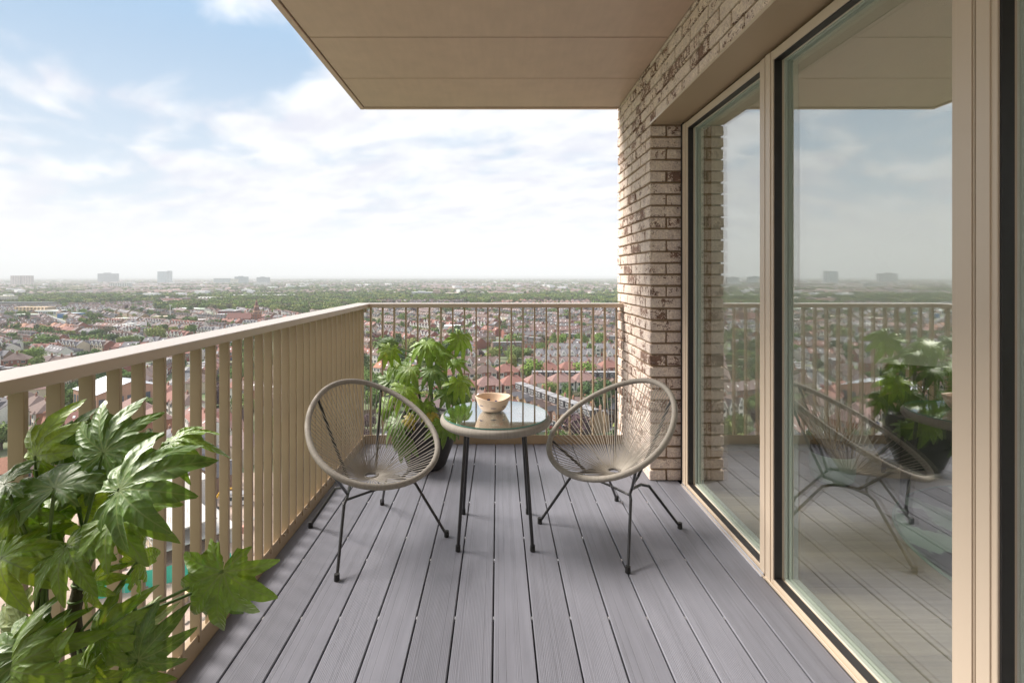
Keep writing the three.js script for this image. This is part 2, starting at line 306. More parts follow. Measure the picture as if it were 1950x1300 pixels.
// ---------------------------------------------------------------- sliding glass doors
const glassTint = [0.93, 0.97, 0.935];
const doorGlass = mat('door_glass', glassTint, { roughness: 0.0, transmission: 1, thickness: 0, ior: 3.8 });
const innerFrame = mat('inner_frame_white', [0.82, 0.83, 0.79], { roughness: 0.5 });
const doors = thing('sliding_glass_door', 'bronze framed sliding glass doors along the right side of the balcony', 'glass door');
{
  const HB = 0.028, HT = 2.226, FT = 2.266;
  const leafOf = (dFar, dNear, farW, nearW, xf) => { // frame from dNear to dFar; its glass is set back
    const xg = xf + 0.045;
    const parts = [rbox(xf, xf + 0.05, 0.004, FT, -dFar, -dFar + farW, 0.003), rbox(xf, xf + 0.05, 0.004, FT, -dNear - nearW, -dNear, 0.003),
      rbox(xf + 0.001, xf + 0.05, HT, FT - 0.001, -dFar + farW, -dNear - nearW, 0.002), rbox(xf + 0.001, xf + 0.05, 0.004, HB, -dFar + farW, -dNear - nearW, 0.002)];
    // a shallow step down the face of each stile
    parts.push(rbox(xf - 0.004, xf, 0.006, FT - 0.002, -dFar + 0.003, -dFar + farW * 0.72, 0.001), rbox(xf - 0.004, xf, 0.006, FT - 0.002, -dNear - nearW * 0.72, -dNear - 0.003, 0.001));
    const leaf = mesh('door_leaf', merge(parts), bronzeFrame, doors);
    const zf = -dFar + farW, zn = -dNear - nearW;
    mesh('gasket', merge([box(xf + 0.006, xg - 0.008, HB, HT, zf, zf + 0.004), box(xf + 0.006, xg - 0.008, HB, HT, zn - 0.004, zn), box(xf + 0.006, xg - 0.008, HT - 0.004, HT, zf + 0.004, zn - 0.004), box(xf + 0.006, xg - 0.008, HB, HB + 0.004, zf + 0.004, zn - 0.004)]), darkSeal, leaf);
    mesh('pane', new THREE.PlaneGeometry(zn - zf - 0.008, HT - HB - 0.008).rotateY(-Math.PI / 2).translate(xg, (HT + HB) / 2, (zf + zn) / 2), doorGlass, leaf);
    mesh('pane', new THREE.PlaneGeometry(zn - zf - 0.008, HT - HB - 0.008).rotateY(-Math.PI / 2 + 0.0012).rotateZ(0.0008).translate(xg + 0.014, (HT + HB) / 2, (zf + zn) / 2), doorGlass, leaf);
    mesh('spacer', merge([box(xg + 0.002, xg + 0.0125, HB, HT, zf - 0.001, zf + 0.009), box(xg + 0.002, xg + 0.0125, HB, HT, zn - 0.009, zn + 0.001), box(xg + 0.002, xg + 0.0125, HB - 0.001, HB + 0.009, zf + 0.0095, zn - 0.0095), box(xg + 0.002, xg + 0.0125, HT - 0.009, HT + 0.001, zf + 0.0095, zn - 0.0095)]), innerFrame, leaf);
    mesh('inner_frame', merge([box(xg + 0.018, xg + 0.045, 0.006, FT, zf - 0.02, zf + 0.03), box(xg + 0.018, xg + 0.045, 0.006, FT, zn - 0.03, zn + 0.02), box(xg + 0.0185, xg + 0.045, HT - 0.03, FT, zf + 0.03, zn - 0.03), box(xg + 0.0185, xg + 0.045, 0.006, HB + 0.02, zf + 0.03, zn - 0.03)]), innerFrame, leaf);
  };
  mesh('outer_frame', merge([rbox(1.172, 1.30, 0, LY - 0.002, -DC + 0.002, -DC + 0.045, 0.002), rbox(1.185, 1.30, FT + 0.001, LY - 0.002, -DC + 0.046, -0.1, 0.001)]), darkSeal, doors);
  leafOf(3.196, 2.207, 0.072, 0.052, 1.168);
  leafOf(2.199, 1.237, 0.056, 0.062, 1.164);
  leafOf(1.232, 0.22, 0.052, 0.062, 1.164);
  mesh('threshold', merge([rbox(1.157, 1.1635, -0.01, 0.012, -2.199, -0.1, 0.002), rbox(1.157, 1.30, -0.03, 0.002, -3.2, -0.1, 0.002)]), bronzeFrame, doors);
  mesh('track', merge([rbox(1.1585, 1.1625, 0.003, 0.016, -3.19, -2.21, 0.001), rbox(1.147, 1.155, -0.006, 0.003, -3.19, -2.21, 0.001)]), silver, doors);
  mesh('end_post', box(1.165, 1.30, 0, LY - 0.002, -0.21, -DBACK), bronzeFrame, doors);
}

// ---------------------------------------------------------------- the room behind the glass
{
  const RX0 = 1.302, RX1 = 6.2, RZ0 = -4.0 + 0.16, RZ1 = -DBACK, RC = 2.55;
  const oakMats = [0, 1, 2].map((k) => mat('oak_plank', [1, 1, 1], { map: tex(256, 512, (u, v) => { const g = fbm(u * 40, v * 2.5, k * 3 + 0.3, 4), n = tile(u, v, 4, k + 2.2, 4), s = 1 + 0.35 * g + 0.2 * n + (k - 1) * 0.09; return [0.60 * s, 0.47 * s, 0.35 * s]; }, { srgb: true }), roughness: 0.42 }));
  const fl = struct(thing('room_floor', 'light oak plank floor of the room behind the glass', 'floor'));
  const R = rng(31);
  for (let z = RZ0, n = 0; z < RZ1; z += 0.19, n++) for (let x = RX0 - (n % 3) * 0.55; x < RX1; x += 1.7) {
    const a = Math.max(x, RX0), b = Math.min(x + 1.7, RX1); if (b - a < 0.05) continue;
    const g = box(a, b - 0.0015, -0.02, 0, z, Math.min(z + 0.1885, RZ1)), p = g.attributes.position, uv = g.attributes.uv, o1 = R() * 5;
    for (let i = 0; i < p.count; i++) uv.setXY(i, (p.getZ(i) - z) / 0.6 + o1, p.getX(i) / 2.2 + o1);
    mesh('plank', g, oakMats[Math.floor(R() * 3)], fl);
  }
  mesh('subfloor', box(RX0 - 0.02, RX1 + 0.1, -0.34, -0.021, RZ0 - 0.1, RZ1 + 0.1), concrete, fl);
  struct(mesh('room_ceiling', box(RX0 - 0.1, RX1 + 0.1, RC, SY + 0.4, RZ0, RZ1 + 0.1), plaster), 'white ceiling of the room behind the glass', 'ceiling');
  struct(mesh('room_wall', merge([box(RX1, RX1 + 0.2, 0, RC, RZ0, -3.5), box(RX1, RX1 + 0.2, 0, RC, 1.8, RZ1), box(RX1, RX1 + 0.2, 2.4, RC, -3.5, 1.8), box(RX0 - 0.002, 2.4, 0, RC, RZ1 - 0.1, RZ1 + 0.12), box(6.0, RX1, 0, RC, RZ1 - 0.1, RZ1 + 0.12), box(2.4, 6.0, 2.4, RC, RZ1 - 0.1, RZ1 + 0.12), box(RX0, 3.8, 0, RC, -3.837, -3.81), box(6.1, RX1, 0, RC, -3.837, -3.81), box(3.8, 6.1, 2.42, RC, -3.837, -3.81), box(3.8, 6.1, 0, 0.1, -3.837, -3.81)]), mat('white_wall', [0.82, 0.80, 0.77], { roughness: 0.95 })), 'white walls of the room behind the glass', 'wall');
  const sw = thing('added_side_window', 'tall window added in the end wall to light the room behind the glass', 'window');  // unseen window, added to let more daylight into the room
  mesh('frame', merge([box(3.8, 3.86, 0.1, 2.42, -DW + 0.1, -DW + 0.17), box(6.04, 6.1, 0.1, 2.42, -DW + 0.1, -DW + 0.17), box(4.92, 4.98, 0.1, 2.42, -DW + 0.1, -DW + 0.17), box(3.86, 6.04, 0.1, 0.16, -DW + 0.101, -DW + 0.169), box(3.86, 6.04, 2.36, 2.42, -DW + 0.101, -DW + 0.169)]), bronzeFrame, sw);
  for (const x of [4.39, 5.51]) mesh('pane', new THREE.PlaneGeometry(1.06, 2.2).translate(x, 1.26, -DW + 0.135), mat('clear_glass', [0.97, 0.98, 0.97], { roughness: 0, transmission: 1, thickness: 0 }), sw);
  const gw = thing('added_glazed_wall', 'tall windows added along the far side to light the room behind the glass', 'window');  // glazing added out of view so daylight brightens the oak floor
  for (let i = 0; i < 5; i++) { const z0 = -3.5 + i * 1.06; mesh('frame', merge([box(RX1 + 0.05, RX1 + 0.12, 0, 2.4, z0, z0 + 0.05), box(RX1 + 0.05, RX1 + 0.12, 0, 2.4, z0 + 1.01, z0 + 1.059), box(RX1 + 0.051, RX1 + 0.119, 0, 0.05, z0 + 0.05, z0 + 1.01), box(RX1 + 0.051, RX1 + 0.119, 2.35, 2.399, z0 + 0.05, z0 + 1.01)]), bronzeFrame, gw); mesh('pane', new THREE.PlaneGeometry(0.96, 2.3).rotateY(Math.PI / 2).translate(RX1 + 0.085, 1.2, z0 + 0.53), sw.children[1].material, gw); }
  const ew = thing('added_end_window', 'wide window added out of view to light the room behind the glass', 'window');  // another added opening, behind the camera, there for interior light
  for (let i = 0; i < 3; i++) { const x0 = 2.4 + i * 1.2; mesh('frame', merge([box(x0, x0 + 0.05, 0, 2.4, RZ1 + 0.02, RZ1 + 0.09), box(x0 + 1.15, x0 + 1.199, 0, 2.4, RZ1 + 0.02, RZ1 + 0.09), box(x0 + 0.05, x0 + 1.15, 0, 0.05, RZ1 + 0.021, RZ1 + 0.089), box(x0 + 0.05, x0 + 1.15, 2.35, 2.399, RZ1 + 0.021, RZ1 + 0.089)]), bronzeFrame, ew); mesh('pane', new THREE.PlaneGeometry(1.1, 2.3).translate(x0 + 0.6, 1.2, RZ1 + 0.055), sw.children[1].material, ew); }
  // rug
  const rugTex = tex(512, 512, (u, v) => { const n = sstep(0.5 + 1.25 * fbm(u * 7, v * 4.5, 2.6, 5), 0.46, 0.56), f = 0.12 * fbm(u * 120, v * 120, 1, 2); const a = [0.46, 0.62, 0.52], b = [0.12, 0.11, 0.13]; return a.map((c, i) => lerp(c, b[i], n) * (1 + f)); }, { srgb: true });
  const rug = thing('rug', 'round mint green rug with grey cloudy patches on the oak floor', 'rug', V(2.95, 0, -2.15));
  const rp = new THREE.CylinderGeometry(1.0, 1.0, 0.012, 72).translate(0, 0.0075, 0); { const p = rp.attributes.position, uv = rp.attributes.uv; for (let i = 0; i < p.count; i++) uv.setXY(i, p.getX(i) / 2 + 0.5, p.getZ(i) / 2 + 0.5); }
  mesh('pile', rp, mat('rug_pile', [1, 1, 1], { map: rugTex, roughness: 1 }), rug);
  mesh('binding', new THREE.TorusGeometry(1.0, 0.008, 6, 90).rotateX(Math.PI / 2).translate(0, 0.009, 0), mat('rug_binding', [0.30, 0.42, 0.34], { roughness: 1 }), rug);
  // planter with dry grass
  const pot = thing('planter', 'mint green round planter with dark brown rim and dry grass inside the room', 'planter', V(2.14, 0, -3.24));
  const prof = [[0, 0.004], [0.095, 0.004], [0.118, 0.03], [0.128, 0.09], [0.127, 0.155], [0.122, 0.185]].map(([r, y]) => new THREE.Vector2(r, y));
  mesh('pot', new THREE.LatheGeometry(prof, 40), mat('mint_glaze', [0.62, 0.80, 0.70], { roughness: 0.3, clearcoat: 0.4 }), pot);
  mesh('rim', new THREE.LatheGeometry([[0.1222, 0.185], [0.1232, 0.19], [0.121, 0.235], [0.114, 0.237], [0.112, 0.19], [0, 0.185]].map(([r, y]) => new THREE.Vector2(r, y)), 40), mat('dark_brown_glaze', [0.03, 0.018, 0.013], { roughness: 0.4 }), pot);
  const gr = [], Rg = rng(8); for (let i = 0; i < 70; i++) { const a = Rg() * 6.283, r = Rg() * 0.08, t = 0.05 + Rg() * 0.14, h = 0.3 + Rg() * 0.22; gr.push(rod(V(Math.cos(a) * r, 0.18, Math.sin(a) * r), V(Math.cos(a) * (r + t), h, Math.sin(a) * (r + t)), 0.0022, 0.0006, 4)); }
  const gm = mesh('dry_grass', merge(gr), mat('dry_grass', [0.32, 0.2, 0.06], { roughness: 0.9 }), pot); gm.userData.kind = 'stuff';
  // armchair
  const ac = thing('armchair', 'dark upholstered armchair with tapered legs standing by the round rug', 'armchair', V(2.74, 0, -2.98), -0.5);
  const cloth = mat('dark_upholstery', [0.10, 0.105, 0.098], { roughness: 0.95, sheen: 0.4 });
  mesh('seat', rbox(-0.34, 0.34, 0.19, 0.42, -0.32, 0.34, 0.06), cloth, ac);
  const bk = mesh('backrest', rbox(-0.34, 0.34, 0.38, 0.72, -0.06, 0.06, 0.055), cloth, ac); bk.position.z = -0.3; bk.rotation.x = -0.14;
  for (const s of [-1, 1]) mesh('armrest', rbox(s * 0.34, s * 0.42, 0.2, 0.53, -0.3, 0.3, 0.035), cloth, ac);
  for (const [sx, sz] of [[-1, -1], [1, -1], [-1, 1], [1, 1]]) mesh('leg', rod(V(sx * 0.34, 0, sz * 0.28), V(sx * 0.31, 0.2, sz * 0.25), 0.012, 0.026, 12), mat('dark_wood', [0.035, 0.022, 0.018], { roughness: 0.4 }), ac);
}
// ---------------------------------------------------------------- woven furniture
const wrapR = rng(21), wrapGap = Array.from({ length: 2048 }, () => 1), wrapH = Array.from({ length: 2048 }, () => 1);
for (let x = 0, n = 0; x < 2048; n++) { const w = 17 + Math.floor(wrapR() * 5), deep = wrapR() < 0.09 ? 0.35 : 0.86, tone = 0.93 + 0.14 * wrapR(); for (let j = 0; j < w && x < 2048; j++, x++) { wrapH[x] = Math.pow(Math.sin(Math.PI * (j + 0.5) / w), 0.5); wrapGap[x] = tone * (j < 2 ? deep : 1); } }
const wrapMap = tex(2048, 4, (u, v, x) => { const s = wrapGap[x]; return [0.29 * s, 0.26 * s, 0.222 * s]; }, { srgb: true });
const wrapBump = tex(2048, 4, (u, v, x) => wrapH[x]);
const cordWrap = (rep) => { const a = wrapMap.clone(), b = wrapBump.clone(); a.repeat.set(rep, 1); b.repeat.set(rep, 1); a.needsUpdate = b.needsUpdate = true; return mat('cord_wrap', [1, 1, 1], { map: a, bumpMap: b, bumpScale: 0.0016, roughness: 0.62 }); };
const wrapChair = cordWrap(4), wrapTable = cordWrap(3.4);
const cordMat = mat('cord', [0.33, 0.295, 0.25], { roughness: 0.55 });
const rubber = mat('rubber_foot', [0.012, 0.012, 0.012], { roughness: 0.7 });
const footGeo = (p) => merge([new THREE.CylinderGeometry(0.0115, 0.0125, 0.028, 14).translate(p.x, 0.016, p.z), new THREE.CylinderGeometry(0.0125, 0.010, 0.003, 14).translate(p.x, 0.0015, p.z)]);
function makeChair(label, X, D, yaw) {
  // local axes: +x to the sitter's side, +z forwards
  const t = thing('string_chair', label, 'chair', V(X, 0, -D), yaw, 'woven string chairs at the table');
  const a = 0.311, b = 0.372, tau = 0.5087, e = -0.155, hc = 0.5441;
  const rim = (th) => { const x = a * Math.cos(th) * (1 + e * Math.sin(th)), v = b * Math.sin(th); return V(x, hc + v * Math.sin(tau), -v * Math.cos(tau)); };
  const pts = Array.from({ length: 90 }, (_, i) => rim(i / 90 * Math.PI * 2));
  mesh('hoop', new THREE.TubeGeometry(new THREE.CatmullRomCurve3(pts, true), 260, 0.0145, 12, true), wrapChair, t);
  const R = rng(3), cords = [], N = 78, hub = V(0, 0.302, 0.0);
  for (let i = 0; i < N; i++) {
    const th = (i + 0.5 + (R() - 0.5) * 0.3) / N * Math.PI * 2, p = rim(th), ang = Math.atan2(p.z - hub.z, p.x - hub.x);
    for (const s of [0]) {
      const q = rim(th + s * 0.006), h = hub.clone().add(V(Math.cos(ang + s * 0.05) * 0.034, s * 0.006, Math.sin(ang + s * 0.05) * 0.034));
      const m = q.clone().lerp(h, 0.5).add(V(0, -0.012 - 0.006 * R(), 0));
      cords.push(new THREE.TubeGeometry(new THREE.QuadraticBezierCurve3(q, m, h), 5, 0.0021, 6));
    }
  }
  const c = mesh('cord_seat', merge(cords), cordMat, t); c.userData.kind = 'stuff';
  const ring = new THREE.TorusGeometry(0.034, 0.0075, 8, 40).rotateX(Math.PI / 2).translate(0, 0.302, 0); mesh('hub_ring', ring, wrapChair, t);
  const node = (s) => V(s * 0.115, 0.288, 0.03), front = (s) => V(s * 0.285, 0.01, 0.258), rear = (s) => V(s * 0.205, 0.01, -0.278);
  for (const s of [-1, 1]) {
    const top = rim(Math.PI / 2 + s * -0.72), low = rim(-Math.PI / 2 + s * 0.95), n = node(s), back = V(s * 0.075, 0.272, -0.10), f = front(s), r = rear(s);
    const bent = (list) => merge([...list.slice(1).map((p, i) => rod(list[i], p, 0.0072, 0.0072, 9)), ...list.slice(1, -1).map((p) => new THREE.SphereGeometry(0.0074, 9, 6).translate(p.x, p.y, p.z))]);
    mesh('leg', bent([top, top.clone().lerp(back, 0.55).add(V(0, -0.012, 0)), back, V(s * 0.10, 0.265, -0.03), V(s * 0.165, 0.262, 0.085), V(s * 0.19, 0.250, 0.112), f]), blackSteel, t);
    mesh('leg', bent([low.clone().add(V(0, -0.006, 0)), V(s * 0.15, 0.272, 0.05), V(s * 0.13, 0.262, -0.05), V(s * 0.142, 0.245, -0.10), r]), blackSteel, t);
    mesh('rubber_foot', footGeo(f), rubber, t); mesh('rubber_foot', footGeo(r), rubber, t);
  }
  mesh('cross_bar', tube([V(-0.165, 0.256, 0.085), V(0, 0.258, 0.075), V(0.165, 0.256, 0.085)], 0.006, 14, 8), blackSteel, t);
  return t;
}
makeChair('taupe string chair left of the glass table, beside the leafy pot plant', -0.642, 2.563, 0.70);
makeChair('taupe string chair right of the glass table, in front of the brick pier', 0.602, 2.623, -0.904);
{
  const t = thing('side_table', 'round glass topped table with wrapped cord rim and black legs between the chairs', 'table', V(-0.012, 0, -2.605));
  const top = 0.602, rr = 0.262;
  mesh('rim', new THREE.TubeGeometry(new THREE.CatmullRomCurve3(Array.from({ length: 60 }, (_, i) => V(Math.cos(i / 60 * 6.2832) * rr, top - 0.023, Math.sin(i / 60 * 6.2832) * rr)), true), 200, 0.0215, 12, true), wrapTable, t);
  const tg = mat('table_glass', [0.9, 0.97, 0.94], { roughness: 0, transmission: 1, thickness: 0, ior: 12 });
  const disc = (y) => new THREE.CircleGeometry(0.2665, 96).rotateX(-Math.PI / 2).translate(0, y, 0);
  const gl = mesh('glass_top', disc(top + 0.005), tg, t);
  mesh('glass_underside', disc(top), tg, gl);
  mesh('glass_edge', new THREE.CylinderGeometry(0.2668, 0.2668, 0.0052, 96, 1, true).translate(0, top + 0.0025, 0), mat('glass_edge_green', [0.12, 0.36, 0.30], { roughness: 0.15, transmission: 0.3, thickness: 0 }), gl);
  const cords = [], N = 54; for (let i = 0; i < N; i++) { const a = i / N * 6.2832; cords.push(rod(V(Math.cos(a) * rr, top - 0.008, Math.sin(a) * rr), V(Math.cos(a) * 0.05, top - 0.05, Math.sin(a) * 0.05), 0.0019, 0.0019, 5)); }
  mesh('cord_web', merge(cords), cordMat, t).userData.kind = 'stuff';
  mesh('hub_ring', new THREE.TorusGeometry(0.048, 0.006, 8, 36).rotateX(Math.PI / 2).translate(0, top - 0.05, 0), wrapTable, t);
  for (const [sx, sz] of [[-1, 1], [1, 1], [-1, -1], [1, -1]]) {
    const f = V(sx * 0.178, 0.01, sz * 0.19), u = V(sx * 0.142, top - 0.035, sz * 0.155);
    mesh('leg', rod(f, u, 0.0085, 0.0085, 12), blackSteel, t); mesh('rubber_foot', footGeo(f), rubber, t);
  }
  mesh('frame', merge([[-1, 1, 1, 1], [-1, -1, 1, -1], [-1, 1, -1, -1], [1, 1, 1, -1]].map(([a, b, c, d]) => rod(V(a * 0.142, top - 0.036, b * 0.155), V(c * 0.142, top - 0.036, d * 0.155), 0.006, 0.006, 8))), blackSteel, t);
}
{ // hand-made bowl: uneven rim, blue dabs
  const bowl = thing('bowl', 'pale clay bowl with uneven rim and blue dabs on the glass table', 'bowl', V(-0.027, 0.6085, -2.655));
  const N = 96, M = 22, P = [], idx = [], rimH = (a) => 0.074 + 0.0045 * Math.cos(2 * a + 0.5) + 0.003 * Math.cos(3 * a - 0.8), shape = (k) => 0.047 + 0.046 * Math.pow(k, 0.55);
  const prof = [];
  for (let i = 0; i <= 10; i++) prof.push([0, i / 10]);
  for (let i = 10; i >= 0; i--) prof.push([1, i / 10]);
  const uv = [];
  P.push(0, 0, 0); uv.push(0, 0);
  for (let j = 0; j < prof.length; j++) for (let i = 0; i < N; i++) {
    const a = i / N * Math.PI * 2, [inn, k] = prof[j], h = rimH(a) * k, r = (shape(k) - inn * 0.006) * (1 + 0.02 * Math.sin(3 * a + 1) + 0.012 * Math.sin(5 * a));
    P.push(Math.cos(a) * r, Math.max(h, inn ? 0.007 : 0), Math.sin(a) * r); uv.push(i / N, j / prof.length);
  }
  P.push(0, 0.007, 0); uv.push(0, 1);
  const last = 1 + prof.length * N;
  for (let i = 0; i < N; i++) { const n = (i + 1) % N; idx.push(0, 1 + i, 1 + n); for (let j = 0; j + 1 < prof.length; j++) { const a = 1 + j * N + i, b = 1 + j * N + n; idx.push(a, a + N, b, b, a + N, b + N); } idx.push(last, 1 + (prof.length - 1) * N + n, 1 + (prof.length - 1) * N + i); }
  const g = new THREE.BufferGeometry(); g.setAttribute('position', new THREE.Float32BufferAttribute(P, 3)); g.setAttribute('uv', new THREE.Float32BufferAttribute(uv, 2)); g.setIndex(idx); g.computeVertexNormals();
  const clay = tex(1024, 512, (u, v) => {
    const n = tile(u, v, 9, 3, 4) * 0.18 + tile(u, v, 60, 5, 2) * 0.16;
    let c = [0.62 * (1 + n), 0.47 * (1 + n), 0.345 * (1 + n)];
    for (const [du, dv, w, h, k] of [[0.237, 0.19, 0.034, 0.017, 0], [0.385, 0.21, 0.032, 0.016, 1], [0.112, 0.20, 0.028, 0.015, 1], [0.62, 0.2, 0.034, 0.018, 0], [0.86, 0.21, 0.034, 0.018, 1], [0.70, 0.72, 0.020, 0.03, 2], [0.79, 0.76, 0.017, 0.024, 0]]) {
      const x = (u - du) / w, y = (v - dv) / h + 0.35 * x * x + 0.5 * fbm(u * 40, v * 40, k, 2);
      if (x * x + y * y < 1) c = [0.035, 0.04, 0.12];
    }
    return c;
  }, { srgb: true });
  mesh('bowl_body', g, mat('bowl_clay', [1, 1, 1], { map: clay, bumpMap: specks, bumpScale: 0.0006, roughness: 0.6 }), bowl);
}

// ---------------------------------------------------------------- glossy palmate pot plants
const LOBES = [[-138, 0.50], [-98, 0.72], [-63, 0.88], [-31, 0.97], [0, 1.0], [31, 0.97], [63, 0.88], [98, 0.72], [138, 0.50]].map(([a, l]) => [a * Math.PI / 180, l]);
const lobeWidth = (s, l) => { const k = s / l; return k >= 1 ? 0 : l * 0.175 * Math.pow(Math.sin(Math.PI * Math.pow(clamp((k - 0.02) / 0.98, 0, 1), 0.95)), 0.72); };
function leafRadius(th) {
  let best = Math.abs(th) > 2.75 ? 0.13 : 0.39;
  for (const [a, l] of LOBES) {
    const d = Math.abs(th - a); if (d > 1.2) continue;
    for (let r = l; r > best; r -= 0.006) if (r * Math.sin(d) <= lobeWidth(r * Math.cos(d), l)) { best = r; break; }
  }
  return best;
}
const leafOutline = (() => { const n = 162, o = []; for (let i = 0; i <= n; i++) { const th = lerp(-3.05, 3.05, i / n); o.push([th, leafRadius(th)]); } return o; })();
const nearLobe = (x, y) => { let b = [9, 0, 0, 1]; const th = Math.atan2(y, x), r = Math.hypot(x, y); for (const [a, l] of LOBES) { const d = Math.abs(th - a); if (d < b[0]) b = [d, r * Math.cos(d), r * Math.sin(d), l]; } return b; };
const leafMap = (tone, seed) => tex(512, 512, (u, v) => {
  const x = (u - 0.5) * 2.2, y = (v - 0.5) * 2.2, [, s, l, len] = nearLobe(x, y);
  const n = fbm(x * 5, y * 5, seed, 4), f = fbm(x * 22, y * 22, seed + 2, 3);
  let c = tone.map((t) => t * (1 + 0.55 * n + 0.3 * f));
  const side = Math.abs(((s - l * 0.9) / 0.12 % 1 + 1) % 1 - 0.5), vein = Math.max(1 - sstep(l, 0.003, 0.016 * (1.2 - 0.8 * s / len)), 0.42 * (1 - sstep(side, 0.03, 0.10)) * sstep(l, 0.0, 0.02));
  return c.map((t, i) => lerp(t, [0.22, 0.30, 0.075][i], vein * 0.85));
}, { srgb: true, repeat: false });
const leafBump = tex(512, 512, (u, v) => {
  const x = (u - 0.5) * 2.2, y = (v - 0.5) * 2.2, [, s, l] = nearLobe(x, y), side = Math.abs(((s - l * 0.9) / 0.12 % 1 + 1) % 1 - 0.5);
  return clamp(0.25 + 0.55 * sstep(side, 0.0, 0.35) * sstep(l, 0, 0.04) + 0.3 * fbm(x * 12, y * 12, 3, 3), 0, 1);
}, { repeat: false });
const leafLook = (tone, seed, o = {}) => mat('leaf', [1, 1, 1], { map: leafMap(tone, seed), bumpMap: leafBump, bumpScale: 0.0018, roughness: 0.52, transmission: 0.4, thickness: 0, clearcoat: 0.3, clearcoatRoughness: 0.22, side: THREE.DoubleSide, ...o });
const leafMats = { dark: leafLook([0.115, 0.225, 0.022], 1), mid: leafLook([0.20, 0.345, 0.02], 4), light: leafLook([0.29, 0.45, 0.025], 7), pale: leafLook([0.36, 0.46, 0.19], 9, { clearcoat: 0.1 }), yellow: leafLook([0.52, 0.40, 0.035], 12) };
function leafGeo(seed, { fold = 0.2, droop = 0.55, wave = 0.028, cup = 0 } = {}) {
  const R = rng(seed), K = 9, P = [], U = [], idx = [], lobeDroop = LOBES.map(() => 0.55 + R() * 0.9), lobeTwist = LOBES.map(() => (R() - 0.5) * 0.4), ph = R() * 9, lobeLen = LOBES.map(() => 0.86 + 0.2 * R());
  const n = leafOutline.length;
  for (let i = 0; i < n; i++) { const [th, r0] = leafOutline[i]; let bi = 0, bd = 9; LOBES.forEach(([a], k) => { const d = Math.abs(th - a); if (d < bd) { bd = d; bi = k; } });
    const sgn = Math.sign(th - LOBES[bi][0]);
    for (let k = 0; k <= K; k++) {
      const f = k / K, r = r0 * f, rr = r * lerp(1, lobeLen[bi], f), lat = r * Math.sin(bd), x = rr * Math.cos(th), y = rr * Math.sin(th);
      const near = Math.min(1, r / 0.3), out = Math.max(0, r - 0.18);
      let z = fold * Math.min(lat, 0.13) * near + lobeTwist[bi] * lat * sgn * near * 1.4 - droop * lobeDroop[bi] * out * out * 1.25 + cup * r * r;
      z += wave * f * f * Math.sin(th * 17 + r * 13 + ph) * Math.min(1, lat * 14) + 0.28 * wave * Math.sin(r * 30 + ph) * Math.min(1, lat * 9);
      P.push(x, y, z); U.push(x / 2.2 + 0.5, y / 2.2 + 0.5);
    } }
  for (let i = 0; i + 1 < n; i++) for (let k = 0; k < K; k++) { const a = i * (K + 1) + k, b = a + K + 1; if (k) idx.push(a, b, a + 1); idx.push(b, b + 1, a + 1); }
  const g = new THREE.BufferGeometry(); g.setAttribute('position', new THREE.Float32BufferAttribute(P, 3)); g.setAttribute('uv', new THREE.Float32BufferAttribute(U, 2)); g.setIndex(idx); g.computeVertexNormals();
  return g;
}
const leafGeos = [[1, {}], [2, { droop: 0.8, fold: 0.12 }], [3, { droop: 0.25, wave: 0.045 }], [4, { fold: 0.35, droop: 0.9 }], [5, { cup: 0.45, droop: 0.3, fold: 0.3 }], [6, { droop: 1.25, wave: 0.04 }]].map(([s, o]) => leafGeo(s, o));
const petioleMat = mat('petiole', [0.10, 0.17, 0.035], { roughness: 0.5 }), barkMat = mat('plant_stem', [0.085, 0.075, 0.04], { roughness: 0.85, bumpMap: specks, bumpScale: 0.003 }), soil = mat('soil', [0.03, 0.022, 0.016], { roughness: 1 });
function addLeaf(plant, pos, tip, normal, size, kind, variant, from) {
  const x = tip.clone().normalize(), z = normal.clone().addScaledVector(x, -normal.dot(x)).normalize(), y = z.clone().cross(x);
  const m = mesh('leaf', leafGeos[variant], leafMats[kind], plant), q = pos.clone().sub(plant.position);
  m.matrixAutoUpdate = true; m.quaternion.setFromRotationMatrix(new THREE.Matrix4().makeBasis(x, y, z)); m.position.copy(q); m.scale.setScalar(size);
  if (from) { const f = from.clone().sub(plant.position), mid = f.clone().lerp(q, 0.55).add(V(0, -0.02 + 0.03 * (q.y > f.y ? -1 : 1) * -0.5, 0)); mesh('petiole', tube([f, mid, q], 0.0032, 12, 6), petioleMat, plant); }
  return m;
}
const stoneware = mat('black_stoneware', [0.022, 0.02, 0.02], { roughness: 0.5, bumpMap: specks, bumpScale: 0.0008 });
